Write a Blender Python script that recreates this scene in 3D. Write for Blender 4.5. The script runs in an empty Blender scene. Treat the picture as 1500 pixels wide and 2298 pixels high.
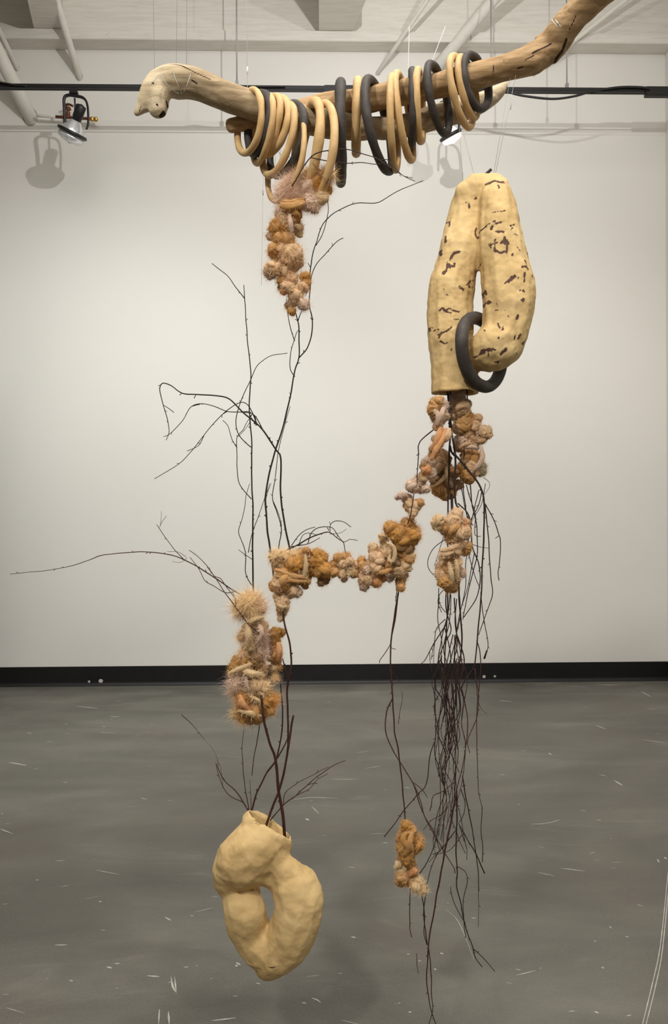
import bpy, bmesh, math, random
from mathutils import Vector, Matrix, noise as mnoise
from mathutils.bvhtree import BVHTree

rnd = random.Random(11)
SC = bpy.context.scene
COL = SC.collection
W_, H_, F_ = 1500, 2298, 1660.0

# ------------------------------------------------------------------ camera
cam_d = bpy.data.cameras.new('camera'); cam = bpy.data.objects.new('camera', cam_d); COL.objects.link(cam)
YAW, ROLL = math.radians(1.16), math.radians(0.264)
CAM = Vector((0, 0, 1.5))
fwd = Vector((math.sin(YAW), math.cos(YAW), 0))
R0 = Vector((math.cos(YAW), -math.sin(YAW), 0)); U0 = Vector((0, 0, 1))
up = U0 * math.cos(ROLL) + R0 * math.sin(ROLL)
rt = R0 * math.cos(ROLL) - U0 * math.sin(ROLL)
cam.matrix_world = Matrix(((rt.x, up.x, -fwd.x, CAM.x), (rt.y, up.y, -fwd.y, CAM.y), (rt.z, up.z, -fwd.z, CAM.z), (0, 0, 0, 1)))
cam_d.sensor_fit = 'VERTICAL'; cam_d.sensor_height = 24.0; cam_d.lens = 24.0 * F_ / H_
cam_d.clip_start = 0.05; cam_d.clip_end = 100
SC.camera = cam

# ------------------------------------------------------------------ world, lights, exposure
wd = bpy.data.worlds.new('world'); SC.world = wd; wd.use_nodes = True
wd.node_tree.nodes['Background'].inputs['Color'].default_value = (1.0, 0.985, 0.96, 1)
wd.node_tree.nodes['Background'].inputs['Strength'].default_value = 0.35
SC.view_settings.view_transform = 'Standard'; SC.view_settings.look = 'None'
SC.view_settings.exposure = 0.09; SC.view_settings.gamma = 1.0
SC.view_settings.use_curve_mapping = False

def spot(name, loc, target, power, size=70, blend=1.0, radius=0.05, color=(1.0, 0.93, 0.82)):
    d = bpy.data.lights.new(name, 'SPOT'); o = bpy.data.objects.new(name, d); COL.objects.link(o)
    d.energy = power; d.spot_size = math.radians(size); d.spot_blend = blend; d.shadow_soft_size = radius; d.color = color
    o.location = loc
    o.rotation_euler = (Vector(target) - Vector(loc)).to_track_quat('-Z', 'Y').to_euler()
    return o
def area(name, loc, target, power, sx, sy, color=(1, 0.96, 0.9)):
    d = bpy.data.lights.new(name, 'AREA'); o = bpy.data.objects.new(name, d); COL.objects.link(o)
    d.shape = 'RECTANGLE'; d.size = sx; d.size_y = sy; d.energy = power; d.color = color
    o.location = loc
    o.rotation_euler = (Vector(target) - Vector(loc)).to_track_quat('-Z', 'Y').to_euler()
    return o
NEUT = (1.0, 0.99, 0.985)
# wall washers, the upper ones on the parallel track (they also throw the shadows of tubes, joists, track and lamps)
spot('wall_washer', (0.45, 2.7, 5.0), (-0.7, 6.48, 5.3), 190, 128, 1.0, 0.03, NEUT)
spot('wall_washer', (1.9, 2.9, 4.75), (1.6, 6.48, 4.6), 100, 120, 1.0, 0.03, NEUT)
spot('wall_washer', (-1.1, 2.9, 4.2), (-2.1, 6.48, 1.1), 285, 92, 1.0, 0.12, (0.965, 1.0, 1.0))
spot('wall_washer', (1.5, 2.9, 4.0), (1.9, 6.48, 0.7), 185, 92, 1.0, 0.12, (1.0, 0.98, 0.98))  # added low spot, no known fixture, to brighten the lower right wall
# sculpture spots
spot('sculpture_spot', (0.75, 1.25, 4.7), (0.3, 2.0, 1.5), 120, 80, 0.7, 0.08, (1.0, 0.97, 0.90))
spot('sculpture_spot', (-1.3, -1.2, 4.4), (0.0, 2.0, 1.7), 375, 44, 0.8, 0.16, (1.0, 0.97, 0.90))
spot('sculpture_spot', (1.4, -1.4, 4.2), (0.2, 2.0, 1.3), 170, 46, 0.8, 0.20, (1.0, 0.975, 0.91))
area('gallery_fill', (0.0, 1.5, 5.9), (0.0, 2.5, 0), 175, 4.5, 6.0, (1, 0.99, 0.98))

# ------------------------------------------------------------------ pixel helper (depth Y is the real distance along the room)
def P(px, py, Y):
    d = fwd * F_ + rt * (px - W_ / 2) + up * (H_ / 2 - py)
    return CAM + d * (Y / d.y)
def M(px, Y): return px * Y / F_       # pixels to metres at depth Y

# ------------------------------------------------------------------ materials
def rgb(r, g, b):
    f = lambda c: (c / 255 / 12.92) if c / 255 <= 0.04045 else ((c / 255 + 0.055) / 1.055) ** 2.4
    return (f(r), f(g), f(b), 1)
def mat(name, base, rough=0.7, spec=0.3, metal=0.0):
    m = bpy.data.materials.new(name); m.use_nodes = True
    b = m.node_tree.nodes['Principled BSDF']
    b.inputs['Base Color'].default_value = base; b.inputs['Roughness'].default_value = rough
    b.inputs['Specular IOR Level'].default_value = spec; b.inputs['Metallic'].default_value = metal
    return m, m.node_tree, b
class NT:
    def __init__(s, nt): s.nt = nt
    def n(s, t, **k):
        x = s.nt.nodes.new(t)
        for a, v in k.items(): setattr(x, a, v)
        return x
    def l(s, a, b): s.nt.links.new(a, b)
    def coord(s, kind='Object', scale=(1, 1, 1), rot=(0, 0, 0)):
        c = s.n('ShaderNodeTexCoord'); m = s.n('ShaderNodeMapping'); m.inputs['Scale'].default_value = scale; m.inputs['Rotation'].default_value = rot
        s.l(c.outputs[kind], m.inputs['Vector']); return m.outputs['Vector']
    def noise(s, vec, scale, detail=4, rough=0.6, dist=0.0):
        x = s.n('ShaderNodeTexNoise'); x.inputs['Scale'].default_value = scale; x.inputs['Detail'].default_value = detail
        x.inputs['Roughness'].default_value = rough; x.inputs['Distortion'].default_value = dist
        s.l(vec, x.inputs['Vector']); return x.outputs['Fac']
    def ramp(s, fac, stops):
        r = s.n('ShaderNodeValToRGB'); e = r.color_ramp.elements
        while len(e) < len(stops): e.new(0.5)
        for el, (p, c) in zip(e, stops): el.position = p; el.color = c if len(c) == 4 else (*c, 1)
        s.l(fac, r.inputs['Fac']); return r.outputs['Color']
    def mix(s, fac, a, b, mode='MIX'):
        m = s.n('ShaderNodeMix', data_type='RGBA', blend_type=mode)
        for sock, v in ((m.inputs['Factor'], fac), (m.inputs['A'], a), (m.inputs['B'], b)):
            if hasattr(v, 'default_value') or hasattr(v, 'links'): s.l(v, sock)
            else: sock.default_value = v
        return m.outputs['Result']
    def math(s, op, a, b=0.0, clamp=False):
        m = s.n('ShaderNodeMath', operation=op, use_clamp=clamp)
        for sock, v in ((m.inputs[0], a), (m.inputs[1], b)):
            if hasattr(v, 'links'): s.l(v, sock)
            else: sock.default_value = v
        return m.outputs[0]
    def bump(s, h, bsdf, strength=0.3, dist=0.01):
        b = s.n('ShaderNodeBump'); b.inputs['Strength'].default_value = strength; b.inputs['Distance'].default_value = dist
        s.l(h, b.inputs['Height']); s.l(b.outputs['Normal'], bsdf.inputs['Normal'])

def simple(name, base, rough=0.6, spec=0.3, metal=0.0, var=0.08, sc=30, bump=0.15):
    m, nt, b = mat(name, base, rough, spec, metal); t = NT(nt)
    v = t.noise(t.coord(), sc, 4)
    lo = tuple(c * (1 - var) for c in base[:3]) + (1,); hi = tuple(min(1, c * (1 + var)) for c in base[:3]) + (1,)
    t.l(t.ramp(v, [(0.3, lo), (0.7, hi)]), b.inputs['Base Color'])
    if bump: t.bump(v, b, bump, 0.002)
    return m

def m_wall():
    m, nt, b = mat('white_wall_paint', rgb(228, 222, 213), 0.85, 0.15); t = NT(nt); c = t.coord()
    big = t.noise(c, 0.9, 3); t.l(t.ramp(big, [(0.3, rgb(228, 225, 217)), (0.7, rgb(231, 227, 220))]), b.inputs['Base Color'])
    t.bump(t.noise(c, 160, 3), b, 0.08, 0.002); return m
def m_whitewood():
    m, nt, b = mat('white_painted_timber', rgb(225, 221, 211), 0.75, 0.2); t = NT(nt)
    c = t.coord(scale=(1.2, 12, 14))
    g = t.noise(c, 3, 6, 0.65, 0.4)
    c2 = t.coord(scale=(7, 20, 40)); k = t.noise(c2, 1.0, 5, 0.7, 0.5)
    base = t.ramp(g, [(0.3, rgb(214, 209, 198)), (0.6, rgb(228, 223, 214))])
    t.l(t.mix(t.ramp(k, [(0.70, (0, 0, 0)), (0.73, (1, 1, 1))]), base, rgb(120, 112, 98)), b.inputs['Base Color'])
    t.bump(g, b, 0.35, 0.004); return m
def m_floor():
    m, nt, b = mat('grey_painted_concrete', rgb(104, 101, 95), 0.55, 0.35); t = NT(nt)
    c = t.coord(); cx = t.coord(scale=(0.6, 1.6, 1))
    a = t.noise(cx, 1.6, 8, 0.62, 0.5)
    base = t.ramp(a, [(0.25, rgb(76, 73, 66)), (0.5, rgb(104, 102, 93)), (0.75, rgb(132, 128, 118))])
    red = t.noise(c, 1.1, 4, 0.55)
    base = t.mix(t.ramp(red, [(0.50, (0, 0, 0)), (0.75, (0.5, 0.5, 0.5))]), base, rgb(104, 90, 84))
    cloudy = t.noise(t.coord(scale=(0.5, 1.5, 1)), 2.7, 10, 0.75, 1.2)
    base = t.mix(t.ramp(cloudy, [(0.56, (0, 0, 0)), (0.76, (0.5, 0.5, 0.5))]), base, rgb(148, 143, 135))
    for rot, sx, sc_, th in ((0.35, 14, 2.3, 0.735), (-0.5, 16, 2.9, 0.745), (1.2, 18, 2.0, 0.745), (0.05, 15, 3.3, 0.74)):
        s = t.noise(t.coord(scale=(1, sx, 1), rot=(0, 0, rot)), sc_, 3, 0.6, 0.25)
        base = t.mix(t.ramp(s, [(th, (0, 0, 0)), (th + 0.03, (0.5, 0.5, 0.5))]), base, rgb(165, 160, 152))
    sp = t.noise(c, 38, 2, 0.5)
    base = t.mix(t.ramp(sp, [(0.765, (0, 0, 0)), (0.79, (0.8, 0.8, 0.8))]), base, rgb(205, 202, 196))
    fine = t.noise(c, 120, 3)
    base = t.mix(0.25, base, t.ramp(fine, [(0.3, rgb(80, 78, 73)), (0.7, rgb(118, 114, 108))]))
    t.l(base, b.inputs['Base Color'])
    t.l(t.ramp(a, [(0.3, (0.42,) * 3), (0.7, (0.68,) * 3)]), b.inputs['Roughness'])
    t.bump(cloudy, b, 0.12, 0.004); return m
def m_vessel(name, chips=True):
    m, nt, b = mat(name, rgb(222, 189, 128), 0.72, 0.25); t = NT(nt); c = t.coord()
    a = t.noise(c, 9, 6, 0.65); g = t.noise(t.coord(scale=(6, 6, 1)), 9, 6, 0.7, 0.6)
    base = t.ramp(a, [(0.25, rgb(186, 152, 100)), (0.5, rgb(212, 180, 126)), (0.8, rgb(226, 198, 146))])
    base = t.mix(t.ramp(g, [(0.62, (0, 0, 0)), (0.8, (0.45, 0.45, 0.45))]), base, rgb(170, 128, 74))
    at = t.n('ShaderNodeAttribute', attribute_name='chip')
    j = t.noise(c, 75, 5, 0.75); s = t.math('ADD', t.math('MULTIPLY', at.outputs['Fac'], 0.95), t.math('MULTIPLY', t.math('SUBTRACT', j, 0.5), 2.2))
    mask = t.ramp(s, [(0.60, (0, 0, 0)), (0.66, (1, 1, 1))])
    base = t.mix(mask, base, t.ramp(j, [(0.3, rgb(72, 46, 40)), (0.7, rgb(98, 70, 58))]))
    t.l(base, b.inputs['Base Color'])
    h = t.math('ADD', t.math('MULTIPLY', g, 0.6), t.math('MULTIPLY', a, 0.5))
    h = t.math('SUBTRACT', h, t.math('MULTIPLY', mask, 0.25))
    t.bump(h, b, 0.55, 0.006); return m
def m_ringtan():
    m, nt, b = mat('tan_fired_clay', rgb(206, 168, 112), 0.6, 0.3); t = NT(nt); c = t.coord()
    a = t.noise(c, 22, 5, 0.65)
    t.l(t.ramp(a, [(0.25, rgb(190, 150, 98)), (0.55, rgb(212, 176, 124)), (0.8, rgb(224, 190, 140))]), b.inputs['Base Color'])
    t.bump(a, b, 0.5, 0.003); return m
def m_ringdark():
    m, nt, b = mat('charcoal_fired_clay', rgb(62, 56, 52), 0.62, 0.3); t = NT(nt); c = t.coord()
    a = t.noise(c, 26, 5, 0.65)
    t.l(t.ramp(a, [(0.25, rgb(50, 44, 41)), (0.6, rgb(72, 66, 61)), (0.85, rgb(92, 85, 78))]), b.inputs['Base Color'])
    t.bump(a, b, 0.45, 0.003); return m
def m_wood(name, c1, c2, c3, crack=rgb(52, 34, 24)):
    m, nt, b = mat(name, c2, 0.75, 0.2); t = NT(nt)
    uv = t.coord(scale=(2.2, 14, 14), rot=(0, 0, 0))
    a = t.noise(uv, 4.5, 7, 0.68, 0.7); s = t.noise(t.coord(scale=(1, 2, 2)), 7, 5, 0.6)
    base = t.ramp(a, [(0.28, c1), (0.5, c2), (0.75, c3)])
    base = t.mix(t.ramp(s, [(0.45, (0, 0, 0)), (0.75, (0.6, 0.6, 0.6))]), base, c1)
    at2 = t.n('ShaderNodeAttribute', attribute_name='pale')
    base = t.mix(at2.outputs['Fac'], base, t.ramp(a, [(0.3, rgb(200, 178, 142)), (0.7, rgb(226, 210, 180))]))
    at = t.n('ShaderNodeAttribute', attribute_name='chip')
    k = t.math('ADD', at.outputs['Fac'], t.math('MULTIPLY', t.math('SUBTRACT', a, 0.5), 0.5))
    base = t.mix(t.ramp(k, [(0.45, (0, 0, 0)), (0.6, (1, 1, 1))]), base, crack)
    t.l(base, b.inputs['Base Color']); t.bump(a, b, 0.6, 0.004); return m
def m_wool(name, c):
    m, nt, b = mat(name, c, 0.95, 0.05); t = NT(nt)
    b.inputs['Sheen Weight'].default_value = 0.35; b.inputs['Sheen Roughness'].default_value = 0.6
    uv = t.coord('UV', scale=(34, 3, 1)); a = t.noise(uv, 1.0, 5, 0.7, 0.8)
    o = t.noise(t.coord(), 26, 5, 0.7, 0.8)
    lo = tuple(x * y for x, y in zip(c[:3], (0.60, 0.48, 0.36))) + (1,); hi = tuple(min(1, x * 1.28) for x in c[:3]) + (1,)
    base = t.ramp(a, [(0.3, lo), (0.52, c), (0.75, hi)])
    base = t.mix(t.ramp(o, [(0.42, (0, 0, 0)), (0.68, (0.5, 0.5, 0.5))]), base, tuple(x * y for x, y in zip(c[:3], (0.92, 0.76, 0.52))) + (1,))
    t.l(base, b.inputs['Base Color']); t.bump(a, b, 0.9, 0.004); return m
def m_emit(name, c, s):
    m, nt, b = mat(name, c, 0.3, 0.4); b.inputs['Emission Color'].default_value = c; b.inputs['Emission Strength'].default_value = s
    t = NT(nt); t.l(t.ramp(t.noise(t.coord(), 20, 2), [(0, c), (1, c)]), b.inputs['Base Color']); return m

WALL, WWOOD, FLOOR = m_wall(), m_whitewood(), m_floor()
VESS1, VESS2 = m_vessel('ochre_clay_with_peeled_flecks'), m_vessel('ochre_clay_slip')
TAN, DARK = m_ringtan(), m_ringdark()
DRIFT1 = m_wood('pale_driftwood', rgb(134, 112, 84), rgb(168, 146, 114), rgb(194, 174, 144))
DRIFT2 = m_wood('brown_driftwood', rgb(136, 106, 72), rgb(174, 142, 102), rgb(200, 170, 130))
BARK = simple('dark_birch_bark', rgb(44, 30, 26), 0.6, 0.3, var=0.35, sc=60)
BARKR = simple('reddish_birch_bark', rgb(66, 38, 34), 0.6, 0.3, var=0.3, sc=60)
BLACKM = simple('black_track_metal', rgb(22, 20, 20), 0.42, 0.5, var=0.1)
BLACKR = simple('black_rubber', rgb(17, 16, 15), 0.5, 0.4, var=0.2, sc=12)
TUBEM = simple('white_painted_steel', rgb(222, 218, 208), 0.55, 0.3, var=0.05, sc=14)
COPPER = simple('old_copper', rgb(112, 68, 48), 0.45, 0.5, 0.7, var=0.25)
BRASS = simple('brass', rgb(178, 138, 72), 0.35, 0.5, 0.8, var=0.1)
CHROME = simple('reflector_glass', rgb(222, 224, 226), 0.18, 0.6, 0.6, var=0.03, bump=0.0)
LAMPG = m_emit('lit_lamp_glass', rgb(255, 250, 240), 0.9)
STEEL = simple('grey_hanger_rod', rgb(150, 148, 146), 0.4, 0.4, 0.5, var=0.05)
STRING = simple('white_cord', rgb(225, 225, 222), 0.5, 0.3, var=0.03)
def m_nylon():
    m, nt, b = mat('clear_nylon', rgb(205, 205, 205), 0.2, 0.5); t = NT(nt)
    b.inputs['Transmission Weight'].default_value = 0.55; b.inputs['IOR'].default_value = 1.3
    t.l(t.ramp(t.noise(t.coord(), 8, 2), [(0.3, rgb(190, 190, 190)), (0.7, rgb(225, 225, 225))]), b.inputs['Base Color']); return m
NYLON = m_nylon()
SCUFF = simple('pale_scuffs', rgb(186, 182, 174), 0.8, 0.1, var=0.2, sc=40, bump=0)
WC = dict(o=(212, 160, 92), m=(200, 144, 62), p=(232, 194, 150), k=(226, 196, 172), c=(232, 200, 152), b=(162, 122, 74),
          a=(228, 164, 104), w=(204, 184, 148))
WOOL = {k: m_wool('wool_' + k, rgb(*v)) for k, v in WC.items()}

# ------------------------------------------------------------------ object helpers
def link(name, me, material=None, parent=None, smooth=True):
    if material is not None:
        for mm in (material if isinstance(material, (list, tuple)) else [material]): me.materials.append(mm)
    if smooth: me.polygons.foreach_set('use_smooth', [True] * len(me.polygons))
    o = bpy.data.objects.new(name, me); COL.objects.link(o)
    if parent: o.parent = parent; o.matrix_parent_inverse = Matrix.Translation(-parent.location)
    return o
def rebase(o, loc):      # move the origin of a mesh object without moving its shape
    o.data.transform(Matrix.Translation(-Vector(loc))); o.location = loc; return o
def thing(name, label, cat, loc, group=None):
    o = bpy.data.objects.new(name, None); COL.objects.link(o); o.location = loc
    o.empty_display_size = 0.05; return tag(o, label, cat, group)
def tag(o, label=None, cat=None, group=None, kind=None):
    if label: o['label'] = label
    if cat: o['category'] = cat
    if group: o['group'] = group
    if kind: o['kind'] = kind
    return o
def bm_me(bm, name):
    me = bpy.data.meshes.new(name); bm.to_mesh(me); bm.free(); return me
def box(x0, x1, y0, y1, z0, z1, bev=0.0, bm=None):
    own = bm is None; bm = bm or bmesh.new()
    r = bmesh.ops.create_cube(bm, size=1.0)
    bmesh.ops.transform(bm, matrix=Matrix.Translation(((x0 + x1) / 2, (y0 + y1) / 2, (z0 + z1) / 2)) @ Matrix.Diagonal((x1 - x0, y1 - y0, z1 - z0, 1)), verts=r['verts'])
    if bev: bmesh.ops.bevel(bm, geom=list({e for v in r['verts'] for e in v.link_edges}), offset=bev, segments=2, affect='EDGES')
    return bm
def catmull(pts, step):
    pts = [Vector(p) for p in pts]
    if len(pts) == 2: n = max(2, int((pts[1] - pts[0]).length / step)); return [pts[0].lerp(pts[1], i / n) for i in range(n + 1)], [i / n for i in range(n + 1)]
    out, ts = [], []
    n = len(pts) - 1
    for i in range(n):
        p1, p2 = pts[i], pts[i + 1]
        p0 = pts[i - 1] if i else p1 * 2 - p2
        p3 = pts[i + 2] if i + 2 <= n else p2 * 2 - p1
        k = max(1, int(math.ceil((p2 - p1).length / step)))
        for j in range(k):
            t = j / k; t2 = t * t; t3 = t2 * t
            out.append(0.5 * ((2 * p1) + (p2 - p0) * t + (2 * p0 - 5 * p1 + 4 * p2 - p3) * t2 + (3 * p1 - p0 - 3 * p2 + p3) * t3))
            ts.append((i + t) / n)
    out.append(pts[-1]); ts.append(1.0); return out, ts
def sweep(bm, path, rad, seg=8, closed=False, cap=True, uv=None, shape=None):
    """tube along path; rad(i,n) or list of radii; shape(i,k,theta) multiplies the radius"""
    n = len(path); rings = []
    def tan(i):
        if closed: return (path[(i + 1) % n] - path[i - 1]).normalized()
        a = path[max(0, i - 1)]; b = path[min(n - 1, i + 1)]; d = b - a
        return d.normalized() if d.length > 1e-9 else Vector((0, 0, 1))
    t = tan(0); nrm = t.orthogonal().normalized()
    frames = []
    for i in range(n):
        t2 = tan(i); ax = t.cross(t2)
        if ax.length > 1e-8:
            nrm = Matrix.Rotation(t.angle(t2), 3, ax.normalized()) @ nrm
        t = t2; nrm = (nrm - t * nrm.dot(t)).normalized(); frames.append((nrm.copy(), t.cross(nrm)))
    if closed:   # spread the closing twist
        t0 = tan(0); a = frames[0][0]; b = frames[-1][0]
        ax = t.cross(t0); bb = Matrix.Rotation(t.angle(t0), 3, ax.normalized()) @ b if ax.length > 1e-8 else b
        ang = math.atan2(bb.cross(a).dot(t0), bb.dot(a))
        frames = [(f[0] * math.cos(ang * i / n) + f[1] * math.sin(ang * i / n), f[1] * math.cos(ang * i / n) - f[0] * math.sin(ang * i / n)) for i, f in enumerate(frames)]
    for i in range(n):
        r = rad[i] if isinstance(rad, (list, tuple)) else rad; u, v = frames[i]; ring = []
        for k in range(seg):
            th = 2 * math.pi * k / seg; rr = r * (shape(i, k, th) if shape else 1)
            ring.append(bm.verts.new(path[i] + u * math.cos(th) * rr + v * math.sin(th) * rr))
        rings.append(ring)
    lay = bm.loops.layers.uv.verify() if uv else None
    for i in range(n if closed else n - 1):
        A, B = rings[i], rings[(i + 1) % n]
        for k in range(seg):
            f = bm.faces.new((A[k], A[(k + 1) % seg], B[(k + 1) % seg], B[k]))
            if lay:
                for l, (a, b) in zip(f.loops, ((k, i), (k + 1, i), (k + 1, i + 1), (k, i + 1))): l[lay].uv = (a / seg + uv[0], b / max(1, n - 1) * uv[2] + uv[1])
    if cap and not closed:
        for ring, p, rev in ((rings[0], path[0], True), (rings[-1], path[-1], False)):
            c = bm.verts.new(p + (path[0] - path[1] if rev else path[-1] - path[-2]).normalized() * (rad[0 if rev else -1] if isinstance(rad, (list, tuple)) else rad) * 0.35)
            for k in range(seg):
                a, b = ring[k], ring[(k + 1) % seg]
                f = bm.faces.new((b, a, c) if rev else (a, b, c))
    return rings
def tube(name, pts, r, material, parent=None, seg=8, step=0.05):
    bm = bmesh.new(); pa, _ = catmull(pts, step); sweep(bm, pa, r, seg); return link(name, bm_me(bm, name), material, parent)

# ------------------------------------------------------------------ the setting
YW = 6.48
XL, XR = -5.2, P(1498, 1149, YW).x
ZC = 6.25
def struct(name, bm, m, kind='structure', parent=None, smooth=False):
    o = link(name, bm_me(bm, name), m, parent, smooth); 
    if not parent: o['kind'] = kind
    return o
fl = struct('floor', box(XL - 0.2, XR + 0.2, -4.2, YW + 0.2, -0.1, 0), FLOOR)
struct('wall_back', box(XL - 0.2, XR + 0.2, YW, YW + 0.15, 0, ZC), WALL)
struct('wall_right', box(XR, XR + 0.15, -4.2, YW, 0, ZC), WALL)
struct('wall_left', box(XL - 0.15, XL, -4.2, YW, 0, ZC), WALL)
struct('wall_front', box(XL, XR, -4.35, -4.2, 0, ZC), WALL)
struct('ceiling', box(XL, XR, -4.2, YW, ZC, ZC + 0.1), WALL)
# partition end at the left edge of the view
px_ = P(4, 1578, 1.5 * F_ / (1578 - 1149)).x
pa_ = struct('wall_partition', box(px_ - 0.14, px_, 3.6, 5.76, 0, 3.0, 0.004), WALL)
bb = bmesh.new(); box(XL, XR, YW - 0.007, YW, 0.004, 0.166, 0.003, bb)
# rubber base with coved toe
prof = [(0, 0.03), (-0.010, 0.022), (-0.020, 0.008), (-0.028, 0.0)]
for a, b in zip(prof, prof[1:]):
    v = [bb.verts.new((x, YW - 0.007 + q[0], q[1])) for q in (a, b) for x in (XL, XR)]
    bb.faces.new((v[0], v[2], v[3], v[1]))
struct('baseboard_back', bb, BLACKR)
struct('baseboard_right', box(XR - 0.007, XR, -4.2, YW, 0.0, 0.16, 0.002), BLACKR)

# timber ledger, rim board and joists against the back wall
zl = P(750, 92, 6.33).z; zt = P(750, 69, 6.33).z
struct('trim_ledger', box(XL, XR, 6.33, YW, zl, zt, 0.004), WWOOD)
struct('trim_rim_board', box(XL, XR, 6.40, YW, zt + 0.001, ZC - 0.002, 0.003), WWOOD)
def joist(pts_back, pts_front, ypast):
    b = bmesh.new(); z0 = zt + 0.002
    q = [P(*pts_back[0], 6.39), P(*pts_back[1], 6.39)]
    xs = [(q[0].x, q[1].x, 6.398)] + [(a, c, y) for a, c, y in pts_front]
    rows = []
    for x0, x1, y in xs:
        rows.append([b.verts.new((x0, y, z0)), b.verts.new((x1, y, z0)), b.verts.new((x1, y, ZC - 0.003)), b.verts.new((x0, y, ZC - 0.003))])
    for A, B in zip(rows, rows[1:]):
        for k in range(4): b.faces.new((A[k], A[(k + 1) % 4], B[(k + 1) % 4], B[k]))
    b.faces.new(rows[0]); b.faces.new(rows[-1][::-1])
    bmesh.ops.recalc_face_normals(b, faces=b.faces)
    return b
p0, p1 = P(60, 0, 5.95), P(125, 0, 5.95)
struct('trim_joist', joist(((78, 61), (140, 64)), [(p0.x, p1.x, 5.95), (p0.x + 0.05, p1.x + 0.05, 3.0)], 0), WWOOD)
p0, p1 = P(716, 0, 5.95), P(822, 0, 5.95)
struct('trim_joist', joist(((716, 66), (786, 72)), [(p0.x, p1.x, 5.95), (p0.x, p1.x, 3.0)], 0), WWOOD)

# steel web tubes of the roof trusses, entering the wall
def web(label, x0, y0, x1, y1, rpx, parts=True):
    a = P(x0, y0, YW)
    Y = YW
    for _ in range(60):
        q = P(x1, y1, Y); Y += 0.3 * ((YW - (q.z - a.z) / 1.1) - Y)
    q = P(x1, y1, Y); d = (q - a).normalized()
    L = min(2.6, (ZC - 0.03 - a.z) / d.z)
    o = tube('truss_tube', [a - d * 0.05, a + d * L * 0.5, a + d * L], M(rpx, YW), TUBEM, None, 16, 0.4)
    rebase(o, a); tag(o, label, 'steel tube', 'white steel tubes of the roof trusses', 'structure')
    bm = bmesh.new(); bmesh.ops.create_circle(bm, cap_ends=True, radius=M(rpx, YW) * 1.12, segments=20)
    bmesh.ops.transform(bm, matrix=Matrix.Translation(a + Vector((0, -0.0015, -0.002))) @ Matrix.Diagonal((1.0, 1, 1.25, 1)) @ Matrix.Rotation(math.pi / 2, 4, 'X'), verts=bm.verts)
    h = link('wall_gap', bm_me(bm, 'gap'), simple('shadow_gap', rgb(170, 162, 148), 0.9, 0.1), o, False)
    return o
web('thin white tube meeting wall at far left, above the wide tube', 38, 152, -12, 45, 5.5)
web('white tube meeting the wall just above the left spotlight', 178, 171, 128, 5, 7.5)
web('wide white tube meeting the wall beside the copper pipe', 68, 262, -8, 110, 15)
web('thin white tube meeting wall above the dark rings, forming a V with its shadow', 849, 163, 960, 0, 4.5)
web('wide white tube rising to the right behind the ring cluster', 962, 172, 1105, 3, 12)
web('thin white tube meeting wall below the bent driftwood', 1198, 164, 1400, 5, 5)

# copper stub with valve
cp = thing('copper_pipe', 'white to copper pipe stub with small valve on the upper left wall', 'pipe', P(82, 262, 6.40))
tube('painted_pipe', [P(82, 259, 6.40), P(125, 262, 6.40)], M(3.6, 6.4), TUBEM, cp, 12)
tube('pipe', [P(125, 262, 6.40), P(208, 267, 6.40)], M(3.2, 6.4), COPPER, cp, 12)
bm = bmesh.new(); pa, _ = catmull([P(202, 267, 6.40), P(219, 268, 6.40)], 0.01)
sweep(bm, pa, [M(5.2 if i % 3 else 4.0, 6.4) for i in range(len(pa))], 6); link('end_fitting', bm_me(bm, 'fit'), BRASS, cp, False)
bm = bmesh.new(); pa, _ = catmull([P(153, 264, 6.40), P(153, 240, 6.38)], 0.01)
sweep(bm, pa, [M((7, 6, 5, 4, 5, 3)[i % 6], 6.4) for i in range(len(pa))], 10); link('valve_body', bm_me(bm, 'valve'), COPPER, cp)
tube('valve_handle', [P(143, 238, 6.38), P(153, 234, 6.38), P(164, 238, 6.38)], M(2.6, 6.4), COPPER, cp, 8, 0.01)
tube('pipe_bracket', [P(120, 262, 6.40), P(120, 262, 6.478)], M(2, 6.4), STEEL, cp)
tube('pipe_bracket', [P(172, 265, 6.40), P(172, 265, 6.478)], M(2, 6.4), STEEL, cp)

# ------------------------------------------------------------------ track with lamps
YT = 5.9
zt0 = P(750, 202, YT).z
tr = thing('light_track', 'long black lighting track hung across the gallery before the wall', 'light track', (0, YT, zt0))
def trackz(x): return zt0
hh = M(7.0, YT)
bm = bmesh.new(); box(px_ + 0.0 - 2.2, XR - 0.01, YT - 0.018, YT + 0.018, zt0 - hh * 0.25, zt0 + hh, 0.002, bm)
link('track_rail', bm_me(bm, 'rail'), BLACKM, tr, False)
bm = bmesh.new(); box(px_ - 2.2, XR - 0.01, YT - 0.018, YT - 0.006, zt0 - hh, zt0 - hh * 0.66, 0.001, bm)
link('track_lip', bm_me(bm, 'lip'), BLACKM, tr, False)
for x0, x1, k in ((728, 800, 1.18), (1448, 1520, 1.5)):
    a, b_ = P(x0, 200, YT).x, P(x1, 200, YT).x
    link('track_coupler', bm_me(box(a, min(b_, XR - 0.012), YT - 0.022, YT + 0.022, zt0 - hh * k, zt0 + hh * k, 0.003), 'coupler'), BLACKM, tr, False)
for x in (532, 1103, 1273):
    t0 = P(x, 190, YT)
    tube('hanger_rod', [Vector((t0.x, YT, zt0 + hh)), Vector((t0.x, YT, ZC))], 0.0052, STEEL, tr, 8, 1.0)
    link('rod_clip', bm_me(box(t0.x - 0.012, t0.x + 0.012, YT - 0.013, YT + 0.013, zt0 + hh, zt0 + hh + 0.04, 0.002), 'clip'), STEEL, tr, False)
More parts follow.
